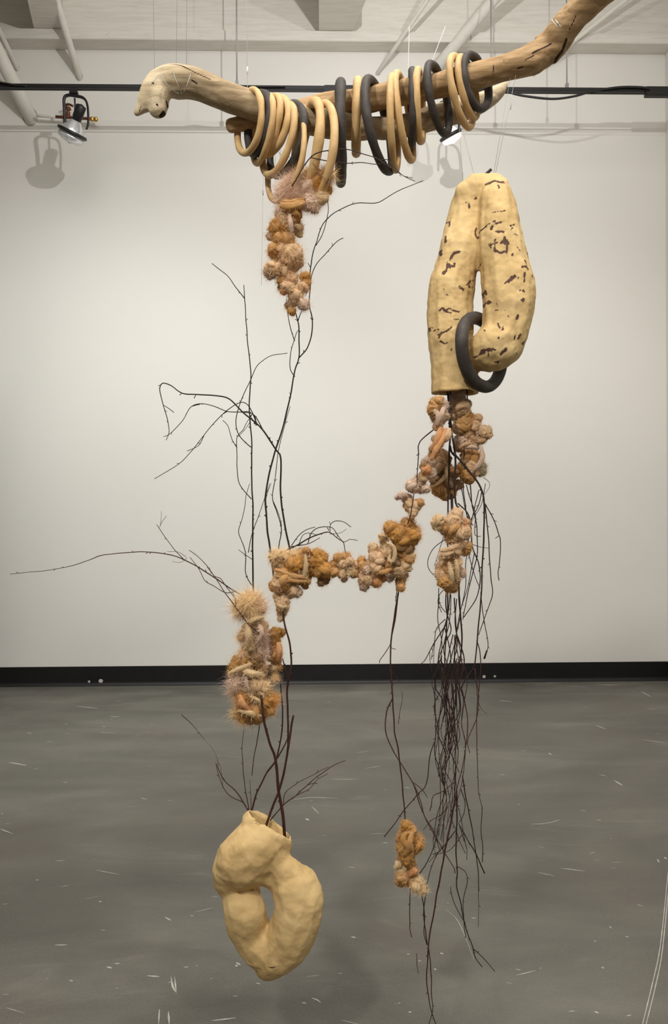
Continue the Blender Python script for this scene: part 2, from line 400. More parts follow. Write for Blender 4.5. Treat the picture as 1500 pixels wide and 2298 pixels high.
def cable(lbl, pts, r=M(2.6, YT)):
    o = tube('power_cable', [P(a, b, YT - 0.03) for a, b in pts], r, BLACKM, None, 8, 0.03)
    rebase(o, P(pts[0][0], pts[0][1], YT - 0.03)); tag(o, lbl, 'cable')
cable('black power cable drooping below the right end of the track', [(1085, 200), (1140, 207), (1175, 215), (1240, 222), (1290, 216), (1330, 205), (1390, 196), (1440, 196), (1460, 200)])
cable('short black cable lying along the left end of the track', [(-20, 184), (0, 185), (30, 190), (60, 193)], M(2.0, YT))
cable('black cable lying on the track behind the driftwood neck', [(450, 190), (475, 187), (500, 189), (560, 194), (640, 194)], M(2.2, YT))

def lamp(label, cx, cy, s, tilt, lit):
    """gimbal spotlight: stem, yoke, socket cylinder, reflector, ring; built about its pivot, s = metres per drawing pixel"""
    c = P(cx, cy, YT)
    t = thing('track_spotlight', label, 'spotlight', Vector((c.x, YT, zt0 - hh)), 'spotlights hung from the black track')
    def L(x, y, d=0.0): return P(cx + x * (s if y > -39 else 1), cy + (y * s if y > 0 else y), YT) + Vector((0, d, 0))
    link('track_adapter', bm_me(box(L(-10, 0).x, L(8, 0).x, YT - 0.02, YT + 0.02, L(0, -40).z, zt0 - hh * 0.9, 0.003), 'adapter'), BLACKM, t, False)
    # yoke: flat U strap
    bm = bmesh.new(); pts = [L(-24, 25, 0.03), L(-24, 0, 0.02), L(-23, -30, 0.0), L(-15, -38, 0), L(0, -37, 0), L(20, -32, 0), L(30, -15, -0.01), L(33, 25, -0.02), L(30, 42, -0.03)]
    pa, _ = catmull(pts, 0.015); sweep(bm, pa, M(3.6, YT), 6, shape=lambda i, k, th: 1.0 if abs(math.sin(th)) < 0.5 else 0.7)
    link('yoke', bm_me(bm, 'yoke'), BLACKM, t)
    tube('wire', [L(-2, -36, 0.03), L(-2, -10, 0.035), L(-4, 12, 0.03), L(4, 18, 0)], M(2.0, YT), BLACKM, t, 8, 0.02)
    ax = tilt
    a = Vector((math.cos(ax), 0, math.sin(ax)))
    side = Vector((0, 0.30, 0))
    d = (a + side).normalized()
    base = L(2, 26)
    def cyl(name, pts_r, m, seg=24):
        b = bmesh.new(); sweep(b, [base + d * M(k * s, YT) for k, _ in pts_r], [M(r * s, YT) for _, r in pts_r], seg); return link(name, bm_me(b, name), m, t)
    cyl('socket_housing', [(-40, 10), (-38, 11), (-14, 11), (-12, 10), (-6, 10)], BLACKM)
    cyl('reflector', [(-8, 9), (0, 15), (10, 22), (18, 26), (24, 28)], LAMPG if lit else CHROME)
    b = bmesh.new(); n = 32; u = d.orthogonal().normalized(); v = d.cross(u)
    pa = [base + d * M(20 * s, YT) + (u * math.cos(2 * math.pi * i / n) + v * math.sin(2 * math.pi * i / n)) * M(29 * s, YT) for i in range(n)]
    sweep(b, pa, M(4.2, YT), 8, closed=True); link('gimbal_ring', bm_me(b, 'gimbal'), BLACKM, t)
    cyl('lamp_lens', [(25, 28), (30, 29), (35, 27), (39, 20), (41, 8)], LAMPG if lit else CHROME)
    return t
lamp('black gimbal spotlight hanging at left end of the track', 167, 252, 1, math.radians(-117), False)
lamp('lit white spotlight half hidden behind the right ring cluster', 1004, 268, 0.78, math.radians(-62), True)

# ------------------------------------------------------------------ remeshed clay and wood bodies
def sphere_chain(bm, chain, squash=1.0, density=0.22):
    """chain of (px, py, Y, r_px[, depth_scale]) -> overlapping spheres"""
    pts = [Vector(P(c[0], c[1], c[2])) for c in chain]; rad = [M(c[3], c[2]) for c in chain]
    n = len(pts)
    if n == 1: path, ts = pts, [0]
    else: path, ts = catmull(pts, min(rad) * density + 0.002)
    for p, t in zip(path, ts):
        f = t * (n - 1); i = min(int(f), n - 2) if n > 1 else 0; r = rad[i] * (1 - (f - i)) + rad[min(i + 1, n - 1)] * (f - i)
        sq = squash
        bmesh.ops.create_icosphere(bm, subdivisions=2, radius=1.0, matrix=Matrix.Translation(p) @ Matrix.Diagonal((r, r * sq, r, 1)))
def body(name, chains, voxel, smooth=8, squash=1.0, cutters=(), post=0.0):
    bm = bmesh.new()
    for c in chains: sphere_chain(bm, c, squash)
    o = bpy.data.objects.new('tmp', bm_me(bm, 'tmp')); COL.objects.link(o)
    m = o.modifiers.new('r', 'REMESH'); m.mode = 'VOXEL'; m.voxel_size = voxel
    m = o.modifiers.new('s', 'SMOOTH'); m.factor = 0.5; m.iterations = smooth
    cuts = []
    for cb in cutters:
        co = bpy.data.objects.new('cut', bm_me(cb, 'cut')); COL.objects.link(co); cuts.append(co)
        m = o.modifiers.new('b', 'BOOLEAN'); m.object = co; m.operation = 'DIFFERENCE'; m.solver = 'EXACT'
    if cuts:
        m = o.modifiers.new('r2', 'REMESH'); m.mode = 'VOXEL'; m.voxel_size = voxel * 0.9
        m = o.modifiers.new('s2', 'SMOOTH'); m.factor = 0.5; m.iterations = 2
    dg = bpy.context.evaluated_depsgraph_get(); dg.update()
    me = bpy.data.meshes.new_from_object(o.evaluated_get(dg))
    for x in [o] + cuts: bpy.data.objects.remove(x)
    me.name = name; return me
def displace(me, fn):
    nrm = [v.normal.copy() for v in me.vertices]
    for v, n in zip(me.vertices, nrm): v.co = v.co + n * fn(v.co)
    me.update()
def paint(me, attr, marks, front=True):
    """marks: list of (polyline of world points, width m). value 1 at the line, falling to 0"""
    at = me.attributes.new(attr, 'FLOAT', 'POINT'); vals = [0.0] * len(me.vertices)
    segs = []
    for pl, w in marks:
        for a, b in zip(pl, pl[1:]): segs.append((a, b, w))
    for i, v in enumerate(me.vertices):
        c = v.co; s = 0.0
        for a, b, w in segs:
            if abs(c.x - a.x) > 0.05 and abs(c.x - b.x) > 0.05 and abs(c.z - (a.z + b.z) / 2) > 0.2: continue
            if front and v.normal.y > 0.3: continue
            # distance in the X-Z plane (marks are small and on the side facing the room)
            ab = Vector((b.x - a.x, b.z - a.z)); ac = Vector((c.x - a.x, c.z - a.z)); L2 = ab.length_squared
            t = max(0, min(1, ac.dot(ab) / L2)) if L2 > 1e-12 else 0
            d = (ac - ab * t).length
            if d < w * 2: s = max(s, 1 - d / (w * 2))
        vals[i] = s
    at.data.foreach_set('value', vals)
def pxl(pts, Y, w): return ([P(a, b, Y) for a, b in pts], M(w, Y))
def fbm(v, s, o=3): return mnoise.fractal(v * s, 1.0, 2.0, o, noise_basis='PERLIN_ORIGINAL')

# right vessel --------------------------------------------------------
D = 2.0
left_limb = [(1066, 440, 2.01, 42), (1056, 470, 2.02, 47), (1045, 520, 2.02, 49), (1036, 560, 2.01, 50), (1027, 600, 2.01, 50), (1013, 650, 2.01, 54),
             (1008, 700, 2.01, 54), (1011, 750, 2.01, 54), (1016, 800, 2.01, 51), (1020, 840, 2.01, 53), (1022, 880, 2.01, 55), (1023, 925, 2.01, 55)]
right_limb = [(1106, 412, 1.985, 26), (1113, 450, 1.965, 40), (1121, 500, 1.955, 48), (1126, 550, 1.955, 54), (1132, 600, 1.955, 59), (1140, 650, 1.95, 60),
              (1142, 700, 1.95, 57), (1134, 745, 1.95, 55), (1120, 770, 1.95, 56), (1098, 785, 1.96, 50), (1078, 795, 1.975, 38), (1062, 805, 1.99, 32)]
topc = [(1070, 425, 2.0, 34), (1095, 416, 1.99, 27), (1118, 408, 1.985, 20)]
crest = [(1046, 436, 2.0, 26), (1075, 420, 2.0, 22), (1100, 408, 1.99, 17), (1122, 402, 1.985, 13), (1127, 414, 1.98, 16)]
cutb = box(-1, 2, 0, 4, 0.5, P(1022, 882, 2.01).z)     # flat cut of the open base
q = P(1022, 882, 2.01)
cutc = bmesh.new(); bmesh.ops.create_cone(cutc, cap_ends=True, segments=32, radius1=M(46, 2), radius2=M(38, 2), depth=0.16, matrix=Matrix.Translation(q + Vector((0, 0, 0.03))))
me = body('clay_vessel', [left_limb, right_limb, topc, crest], 0.0032, 6, 0.95, (cutb, cutc))
def dv(c):
    g = mnoise.noise(Vector((c.x * 60, c.y * 60, c.z * 8))) * 0.0022
    return fbm(c, 9) * 0.0055 + g + fbm(c, 60, 2) * 0.0012
displace(me, dv)
ch = []
F = lambda pts, w: ch.append(pxl([(a + rnd.uniform(-1, 1), b + rnd.uniform(-1, 1)) for a, b in pts], 1.93, w * 1.35 + 0.35))
F([(1096, 407), (1108, 403), (1122, 406), (1132, 407)], 2.6); F([(1103, 405), (1115, 404)], 3.0)
F([(1120, 416), (1119, 424)], 2.2); F([(1053, 437), (1060, 440), (1061, 455)], 1.7); F([(1073, 434), (1076, 432)], 2.0)
F([(1015, 473), (1020, 476), (1017, 488)], 1.7); F([(1008, 510), (1007, 528)], 2.2); F([(997, 540), (998, 556)], 2.0)
F([(1036, 557), (1022, 560), (1015, 575)], 2.8); F([(1010, 575), (1008, 590), (1002, 608)], 3.0); F([(1007, 578), (1022, 590), (1027, 582)], 2.6); F([(1012, 590), (1020, 588)], 3.2)
F([(1102, 482), (1115, 483), (1128, 483)], 1.4)
F([(1075, 500), (1073, 515), (1078, 525)], 2.0); F([(1082, 515), (1095, 507), (1108, 503)], 1.9); F([(1102, 508), (1100, 522)], 2.2); F([(1110, 510), (1120, 507)], 2.0)
F([(1112, 526), (1124, 530)], 2.4); F([(1140, 515), (1150, 512)], 1.6); F([(1142, 525), (1145, 520)], 2.0); F([(1152, 534), (1154, 535)], 2.6)
F([(1097, 555), (1110, 553)], 2.6); F([(1106, 545), (1106, 570), (1118, 576), (1128, 573)], 1.8); F([(1120, 553), (1130, 550), (1134, 555)], 2.8); F([(1128, 544), (1128, 556)], 3.0); F([(1131, 562), (1132, 575)], 1.6)
F([(1145, 580), (1143, 582)], 1.6); F([(1155, 563), (1160, 570)], 1.8); F([(1186, 568), (1190, 578)], 1.8)
F([(1174, 592), (1177, 600)], 1.8); F([(1166, 608), (1176, 606), (1180, 610)], 2.0); F([(1172, 620), (1170, 640)], 1.8)
F([(1127, 643), (1138, 637), (1149, 629)], 2.4); F([(1133, 642), (1142, 634)], 3.2); F([(1190, 620), (1191, 624)], 1.4)
F([(1088, 652), (1092, 662)], 1.5); F([(1090, 680), (1096, 680)], 3.4); F([(1165, 662), (1168, 664)], 2.2); F([(1160, 683), (1168, 680), (1164, 686)], 2.0)
F([(1033, 637), (1042, 640), (1045, 642)], 2.6); F([(1052, 632), (1060, 625), (1065, 618)], 1.8); F([(1058, 634), (1068, 633)], 2.0); F([(1001, 643), (1002, 644)], 1.8)
F([(992, 690), (997, 684), (1004, 692), (1012, 686), (1020, 692), (1034, 694)], 1.6); F([(1005, 694), (1016, 698)], 1.6)
F([(965, 728), (972, 724), (978, 722)], 2.2); F([(966, 732), (972, 730)], 2.0); F([(956, 735), (958, 748), (962, 760)], 3.4); F([(980, 732), (990, 733)], 1.4)
F([(988, 745), (998, 740), (1006, 738), (1018, 731)], 2.0); F([(992, 748), (990, 752)], 1.6); F([(994, 760), (1002, 766), (1008, 764)], 1.7); F([(1022, 712), (1032, 712)], 1.8); F([(965, 802), (966, 806)], 1.6)
F([(1155, 716), (1152, 724)], 2.2); F([(1112, 732), (1116, 742)], 2.0); F([(1122, 740), (1120, 748)], 1.8); F([(1048, 747), (1056, 740)], 3.4); F([(1064, 737), (1065, 740)], 1.4)
F([(1076, 796), (1086, 790), (1104, 791)], 3.2); F([(1068, 800), (1080, 796)], 2.2); F([(1080, 788), (1090, 788)], 2.6); F([(1120, 798), (1128, 792), (1130, 788)], 2.8); F([(1150, 762), (1148, 770)], 2.2); F([(1163, 757), (1156, 766)], 2.2); F([(1170, 775), (1174, 768)], 2.2)
F([(1112, 767), (1113, 764)], 1.4); F([(1062, 828), (1078, 830)], 2.0); F([(1108, 815), (1116, 814)], 2.0); F([(1108, 701), (1131, 705)], 0.9)
for _ in range(26): 
    x, y = rnd.uniform(965, 1190), rnd.uniform(420, 800); F([(x, y), (x + rnd.uniform(-3, 3), y + rnd.uniform(2, 5))], rnd.uniform(0.9, 1.5))
paint(me, 'chip', ch)
rv = thing('hanging_clay_vessel', 'large looped ochre clay vessel with brown flecks hanging at right', 'sculpture', P(1075, 410, 2.0))
link('vessel_body', me, VESS1, rv)
tube('rod', [P(1070, 412, 2.0), P(1090, 392, 1.99), P(1103, 380, 1.985)], M(3.4, 2), BARK, rv, 10)['label'] = 'dark stick end poking out of the top'

# left lower vessel -----------------------------------------------------
Y0 = 1.93
neck = [(604, 1862, Y0 + .01, 56), (588, 1893, Y0 - .01, 60), (566, 1912, Y0 - .015, 65), (545, 1930, Y0 - .015, 62)]
neck2 = [(578, 1850, Y0, 38), (610, 1880, Y0 - .01, 46), (632, 1898, Y0 - .01, 28)]
top_r = [(560, 1930, Y0 - .01, 60), (598, 1940, Y0, 46), (636, 1966, Y0 - .005, 42), (664, 1994, Y0 - .02, 48)]
right = [(664, 1990, Y0 - .02, 55), (672, 2030, Y0 - .03, 55), (666, 2072, Y0 - .03, 55), (650, 2104, Y0 - .02, 54), (622, 2138, Y0 - .01, 50), (600, 2170, Y0, 31)]
leftu = [(540, 1935, Y0, 60), (522, 1955, Y0, 44), (525, 1985, Y0 + .03, 38), (548, 1998, Y0 + .05, 40)]
leftl = [(522, 1985, Y0 + .05, 32), (538, 2015, Y0 + .02, 40), (549, 2040, Y0 - .012, 45), (553, 2065, Y0 - .01, 46), (563, 2095, Y0, 46), (588, 2127, Y0, 48)]
lobe = [(548, 2030, Y0 - .035, 30), (560, 2045, Y0 - .035, 26)]
ax = (P(552, 1817, Y0) - P(664, 1887, Y0)); mid = P(608, 1851, Y0)
dirx = ax.normalized(); upn = Vector((-dirx.z, -0.20, dirx.x)); upn = upn if upn.z > 0 else -upn; upn.normalize()
upn = Vector((0.52, 0.16, 0.84)).normalized()
dirx = (dirx - upn * dirx.dot(upn)).normalized(); diry = upn.cross(dirx)
Mx = Matrix(((dirx.x, diry.x, upn.x, mid.x), (dirx.y, diry.y, upn.y, mid.y), (dirx.z, diry.z, upn.z, mid.z), (0, 0, 0, 1)))
cuta = bmesh.new(); bmesh.ops.create_cube(cuta, size=1.0, matrix=Mx @ Matrix.Translation((0, 0, 0.15)) @ Matrix.Diagonal((0.5, 0.5, 0.3, 1)))
cuth = bmesh.new(); bmesh.ops.create_uvsphere(cuth, u_segments=32, v_segments=16, radius=1.0, matrix=Mx @ Matrix.Translation((0, 0, 0.0)) @ Matrix.Diagonal((M(55, 2), M(33, 2), 0.10, 1)))
me = body('clay_vessel', [neck, neck2, top_r, right, leftu, leftl, [(592, 1895, Y0 - .015, 50), (624, 1935, Y0 - .022, 33), (652, 1968, Y0 - .022, 42)]], 0.0032, 7, 0.85, (cuta, cuth))
def dv2(c): return fbm(c, 9) * 0.007 + fbm(c, 45, 3) * 0.0012
displace(me, dv2)
ch = []
paint(me, 'chip', [pxl([(593, 2172), (606, 2176), (618, 2172)], 1.87, 1.6)])
lv = thing('heart_shaped_vessel', 'pale yellow clay vessel with heart shaped loop hanging low over the floor', 'sculpture', P(590, 1850, 1.93))
link('vessel_body', me, VESS2, lv)

# driftwood ------------------------------------------------------------
def log_body(name, chains, voxel=0.0035, cutters=(), squash=1.0):
    me = body(name, chains, voxel, 4, squash, cutters)
    displace(me, lambda c: fbm(Vector((c.x * .35, c.y, c.z)), 16) * 0.006 + mnoise.noise(Vector((c.x * 12, c.y * 70, c.z * 70))) * 0.0012)
    return me
YA = 1.97
A1 = [(378, 182, YA, 33), (400, 184, YA, 36), (430, 186, YA, 34), (470, 200, YA, 33), (520, 220, YA, 33), (575, 240, YA, 33), (640, 262, YA, 33), (710, 272, YA + .01, 32), (780, 284, YA + .04, 29),
      (850, 288, YA + .07, 27), (920, 280, YA + .10, 26), (985, 262, YA + .13, 27), (1040, 246, YA + .15, 24)]
A1b = [(1040, 246, YA + .15, 24), (1085, 228, YA + .16, 22), (1113, 211, YA + .17, 19), (1128, 200, YA + .17, 11), (1134, 190, YA + .17, 7)]
A2 = [(385, 180, YA, 32), (362, 186, YA, 30), (348, 204, YA, 30), (334, 224, YA, 23), (320, 240, YA, 14), (307, 252, YA, 9)]
A3 = [(362, 200, YA, 28), (356, 225, YA - .01, 24), (353, 244, YA - .01, 20)]
A4 = [(362, 168, YA, 14), (375, 162, YA, 13), (392, 163, YA, 12)]
hol = bmesh.new(); bmesh.ops.create_icosphere(hol, subdivisions=2, radius=1, matrix=Matrix.Translation(P(360, 256, YA - .048)) @ Matrix.Diagonal((M(13, 2), M(24, 2), M(10, 2), 1)))
cut_tip = bmesh.new(); bmesh.ops.create_cube(cut_tip, size=1, matrix=Matrix.Translation(P(298, 262, YA - 0.03)) @ Matrix.Rotation(math.radians(38), 4, 'Y') @ Matrix.Rotation(math.radians(-30), 4, 'Z') @ Matrix.Diagonal((0.02, 0.03, 0.08, 1)))
me = log_body('driftwood', [A1, A1b, A2, A3, A4], cutters=(hol, cut_tip))
ch = [pxl([(384, 150), (410, 156), (440, 172), (475, 187)], 1.95, 1.5), pxl([(440, 214), (480, 235), (530, 256), (580, 276)], 1.94, 1.7),
      pxl([(343, 189), (346, 190)], 1.94, 2.0), pxl([(387, 205), (389, 210)], 1.94, 2.0), pxl([(352, 234), (354, 236)], 1.94, 2.0), pxl([(353, 258), (360, 252), (366, 246)], 1.94, 3.0), pxl([(372, 222), (373, 232)], 1.94, 1.5), pxl([(430, 182), (444, 190)], 1.94, 1.3), pxl([(655, 288), (700, 292), (760, 300)], 1.94, 1.6),
      pxl([(770, 306), (850, 312), (880, 308)], 1.95, 1.4), pxl([(1105, 232), (1106, 233)], 1.95, 1.8), pxl([(310, 245), (316, 234)], 1.95, 0.8)]
paint(me, 'chip', ch)
at = me.attributes.new('pale', 'FLOAT', 'POINT')
xa, xb = P(345, 200, YA).x, P(440, 200, YA).x; xc, xd = P(1030, 200, YA).x, P(1110, 200, YA).x
at.data.foreach_set('value', [max(0.0, min(1.0, (xb - v.co.x) / (xb - xa))) * 0.9 if v.co.x < 0 else max(0.0, min(0.75, (v.co.x - xc) / (xd - xc))) for v in me.vertices])
o = link('driftwood_branch', me, DRIFT1); rebase(o, P(575, 240, YA)); tag(o, 'pale driftwood log with snout-like knobbly left end, strung with clay rings', 'driftwood')
wr = tube('line_wrap', [P(385, 150, YA - .01), P(392, 170, YA - .075), P(402, 195, YA - .078), P(408, 212, YA - .06)], 0.0008, NYLON, o, 5, 0.01)
for pts in ([(362, 165), (372, 185), (392, 205), (402, 210)], [(428, 166), (420, 190), (412, 208)], [(356, 168), (342, 186)]):
    w = tube('line_wrap', [P(a, b, YA - .07 + 0.012 * abs(i - 1)) for i, (a, b) in enumerate(pts)], 0.0008, NYLON, o, 5, 0.01)

YB = 2.04
B1 = [(522, 283, YB - .02, 17), (560, 276, YB - .015, 20), (620, 265, YB - .005, 24), (690, 250, YB, 29), (740, 240, YB - .01, 32), (790, 232, YB - .025, 30), (850, 221, YB - .035, 29), (910, 207, YB - .04, 28),
      (970, 194, YB - .04, 28), (1030, 180, YB - .04, 29), (1080, 168, YB - .04, 30), (1140, 150, YB - .045, 30), (1190, 134, YB - .05, 31), (1225, 112, YB - .04, 33), (1250, 84, YB - .06, 34),
      (1275, 50, YB - .08, 33), (1308, 18, YB - .1, 32), (1340, -8, YB - .12, 31), (1400, -52, YB - .15, 30), (1470, -96, YB - .18, 28)]
B2 = [(1238, 110, YB - .05, 30), (1258, 104, YB - .05, 17)]
B3 = [(1212, 92, YB - .04, 13), (1218, 84, YB - .05, 10)]
me = log_body('driftwood', [B1, B2, B3])
paint(me, 'chip', [pxl([(1196, 118), (1210, 110), (1240, 92)], 1.95, 1.8), pxl([(1254, 122), (1266, 108), (1270, 92)], 1.96, 3.2), pxl([(1250, 60), (1253, 62)], 1.95, 1.5), pxl([(1133, 128), (1134, 131)], 1.95, 1.5),
     pxl([(1165, 145), (1178, 143)], 1.95, 1.3), pxl([(1180, 132), (1200, 122)], 1.95, 1.2), pxl([(1000, 190), (1012, 195)], 2.0, 1.2), pxl([(1110, 140), (1112, 160)], 1.95, 1.0), pxl([(1300, 22), (1290, 45)], 1.9, 1.2)])
o = link('driftwood_branch', me, DRIFT2); rebase(o, P(1080, 168, YB)); tag(o, 'brown driftwood branch bending up out of frame at top right', 'driftwood')
for x in (1245, 1253): tube('line_wrap', [P(x - 6, 44, YB - .13), P(x, 52, YB - .142), P(x + 8, 62, YB - .14)], 0.0009, STRING, o, 5, 0.01)

# ------------------------------------------------------------------ clay rings
def clay_ring(label, cx, cy, hy, wx, t, Y, near, m, lean=0.0, seed=0, grp='clay rings strung along the driftwood', cat='ring'):
    rr = random.Random(seed * 7 + 3); n = 60
    R = M(hy, Y); w = M(wx, Y); dz = math.sqrt(max(0.0, R * R - w * w)) * 0.92
    c = P(cx, cy, Y); pts = []
    a1, a2, p1, p2 = rr.uniform(0.02, 0.05), rr.uniform(0.01, 0.028), rr.uniform(0, 6.28), rr.uniform(0, 6.28)
    for i in range(n):
        th = 2 * math.pi * i / n; k = 1 + a1 * math.sin(2 * th + p1) + a2 * math.sin(3 * th + p2)
        x, z = math.cos(th) * k, math.sin(th) * k
        pts.append(c + Vector((x * w + lean * z * M(1, Y), (-x * dz if near == 'R' else x * dz), z * R)))
    o3 = rr.uniform(0, 50)
    bm = bmesh.new()
    sweep(bm, pts, M(t / 2, Y), 14, closed=True, shape=lambda i, k, th: 1 + 0.10 * mnoise.noise(Vector((math.cos(i * 2 * math.pi / n) * 2.2 + o3, math.sin(i * 2 * math.pi / n) * 2.2, k / 14 * 0.8 if k < 7 else (14 - k) / 14 * 0.8))) * 2)
    o = link('clay_ring', bm_me(bm, 'clay_ring'), m); rebase(o, c); tag(o, label, cat, grp); return o
T, K = TAN, DARK
RINGS = [
 ('tan clay ring, leftmost of all the rings on the driftwood', 560, 275, 67, 29, 13, 'R', T, 0),
 ('charcoal clay ring hugging the leftmost tan ring', 580, 277, 63, 27, 16, 'R', K, 2),
 ('brownish tan clay ring third from the left, low behind the first charcoal one', 590, 290, 67, 24, 13, 'R', T, 4),
 ('tan clay ring fourth from left, right of the first charcoal ring', 604, 284, 62, 24, 13, 'R', T, 6),
 ('tan clay ring fifth from left with a bulging right side', 612, 286, 60, 34, 15, 'R', T, 8),
 ('brown tan clay ring hanging low, just left of the second charcoal ring', 624, 313, 72, 36, 14, 'R', T, 10),
 ('charcoal clay ring, second from the left, above the upper wool tuft', 643, 314, 74, 37, 16, 'R', K, 4),
 ('thin pale tan clay ring, hanging left of the top wool tuft', 641, 352, 92, 42, 11, 'R', T, 8),
 ('tan clay ring with a thick straight side dropping into the wool tuft', 688, 338, 96, 28, 18, 'R', T, 6),
 ('large tan clay ring whose lower right curve shows beside the wool tuft', 709, 352, 110, 36, 15, 'R', T, 6),
 ('charcoal clay ring seen edge on, hanging like a black bar', 765, 301, 100, 4, 21, 'L', K, 1),
 ('small tan clay ring seen edge on, right of the edge on charcoal ring', 802, 263, 72, 4, 17, 'L', T, 3),
 ('large charcoal clay ring near the middle of the driftwood', 851, 283, 95, 33, 18, 'L', K, -12),
 ('long tan clay ring, first right of the large middle charcoal ring', 885, 280, 98, 16, 13, 'L', T, 0),
 ('long tan clay ring, overlapping in front right of another long tan ring', 908, 263, 90, 25, 15, 'L', T, -10),
 ('narrow charcoal clay ring between two tan rings right of middle', 925, 245, 76, 7, 15, 'L', K, 0),
 ('tan clay ring right of the narrow charcoal ring', 942, 240, 76, 15, 15, 'L', T, 0),
 ('charcoal clay ring hanging alone before the lit spotlight', 985, 223, 73, 30, 16, 'L', K, -6),
 ('outer tan clay ring of the right cluster, hanging lowest', 1037, 206, 74, 33, 14, 'L', T, -6),
 ('inner tan clay ring of the right cluster, beside the last charcoal ring', 1051, 196, 62, 28, 13, 'L', T, -6),
 ('charcoal clay ring, rightmost on the driftwood', 1069, 185, 59, 34, 16, 'L', K, -4)]
for i, (lb, cx, cy, hy, wx, t, near, m, lean) in enumerate(RINGS):
    clay_ring(lb, cx, cy, hy - (t * 0.07 if i > 9 else 0), wx * (1.08 if wx > 10 else 1), t * 1.16, 1.968 if i < 10 else 2.0, near, m, lean, i)

# charcoal ring looped through the right vessel
c = P(1083, 788, 1.97); n = 72; pts = []
for i in range(n):
    th = 2 * math.pi * i / n
    x, z = math.cos(th), math.sin(th)
    pts.append(c + Vector((x * M(59, 1.95), 0.072 * x - 0.005 * z + (0.03 if z > 0 else -0.006) * z, z * M(78, 1.95) - x * M(6, 1.95))))
bm = bmesh.new(); sweep(bm, pts, M(14.5, 1.95), 16, closed=True, shape=lambda i, k, th: 1 + 0.08 * mnoise.noise(Vector((i * 0.13, math.cos(th), math.sin(th)))))
o = link('clay_ring', bm_me(bm, 'clay_ring'), DARK); rebase(o, c); tag(o, 'thick charcoal clay ring looped through the large flecked vessel', 'ring')

# ------------------------------------------------------------------ twigs
def wob(seed):
    r = random.Random(seed); a, b_, c_ = r.uniform(-.05, .05), r.uniform(-.03, .03), r.uniform(0, 6)
    return lambda t: a * (t - 0.3) + b_ * math.sin(3 * t + c_)
TW = 0
def twig(bm, pts, r0, r1, Y, amp=1.0, buds=True, seed=None):
    """pts px polyline from thick to thin end, r in px"""
    global TW; TW += 1; sd = TW if seed is None else seed
    rr = random.Random(sd * 13 + 5); f = wob(sd)
    n = len(pts); P3 = [P(a, b, Y + amp * (f(i / max(1, n - 1)) - f(0))) for i, (a, b) in enumerate(pts)]
    pa, ts = catmull(P3, 0.012)
    pa = [p + Vector((mnoise.noise(p * 25 + Vector((sd, 0, 0))), 0, mnoise.noise(p * 25 + Vector((0, sd, 0))))) * 0.0016 for p in pa]
    sweep(bm, pa, [M(r0 + (r1 - r0) * t, Y) * (1 + 0.12 * mnoise.noise(Vector((t * 20, sd, 0)))) for t in ts], 6)
    if buds:
        L = sum((a - b).length for a, b in zip(pa, pa[1:])); k = int(L / 0.07)
        for _ in range(k):
            i = rr.randrange(2, max(3, len(pa) - 2)); 
            if i >= len(pa) - 1: continue
            d = (pa[i + 1] - pa[i - 1]).normalized(); s = rr.choice((-1, 1))
            side = (d.cross(Vector((0, 1, 0))) * s + Vector((0, rr.uniform(-.5, .5), 0))).normalized()
            ln = M(rr.uniform(3, 7), Y); rad = M(max(0.7, (r0 + (r1 - r0) * ts[i]) * 0.7), Y)
            e = pa[i] + (d * 1.1 + side).normalized() * ln
            sweep(bm, [pa[i], pa[i].lerp(e, 0.6), e], [rad, rad * 0.8, rad * 1.1], 5)
def branch(name, label, main, r0, r1, Y, sides, m=BARK, cat='branch', group=None, mainbuds=True):
    bm = bmesh.new(); twig(bm, main, r0, r1, Y, 1.0, mainbuds)
    o = link(name, bm_me(bm, name), m); rebase(o, P(main[0][0], main[0][1], Y)); tag(o, label, cat, group)
    for s in sides:
        pts, a, b = s[:3]; b2 = bmesh.new(); twig(b2, pts, a, b, Y + (s[3] if len(s) > 3 else 0), 0.5)
        link('side_twig', bm_me(b2, 'side_twig'), m, o)
    return o
Yb = 1.99
# rises out of the lower left wool
branch('birch_branch', 'dark birch branch standing straight out of the lower left wool, forked near the top',
       [(570, 1400), (569, 1345), (568, 1300), (567, 1240), (568, 1150), (566, 1100), (565, 1000), (560, 920), (562, 870), (564, 840), (557, 780), (553, 720), (549, 670), (547, 640)], 2.2, 0.9, Yb,
       [([(549, 670), (530, 645), (510, 618), (475, 591)], 1.1, 0.8), ([(564, 1003), (548, 990), (535, 972), (530, 945), (537, 910), (550, 880), (562, 855), (575, 823), (590, 808), (610, 797), (645, 793)], 1.2, 0.8),
        ([(565, 1120), (545, 1098), (534, 1070), (532, 1010), (532, 980), (545, 966), (556, 945), (566, 930)], 1.2, 0.7), ([(532, 1005), (520, 985), (512, 955), (500, 943)], 1.0, 0.7),
        ([(566, 1315), (557, 1302), (551, 1280), (551, 1240), (540, 1208), (536, 1190), (544, 1165), (550, 1135), (553, 1110), (560, 1086)], 1.2, 0.7), ([(567, 1255), (552, 1245), (536, 1234)], 0.9, 0.6),
        ([(558, 1240), (566, 1200), (580, 1160), (596, 1115), (606, 1085)], 1.0, 0.6)], mainbuds=True)
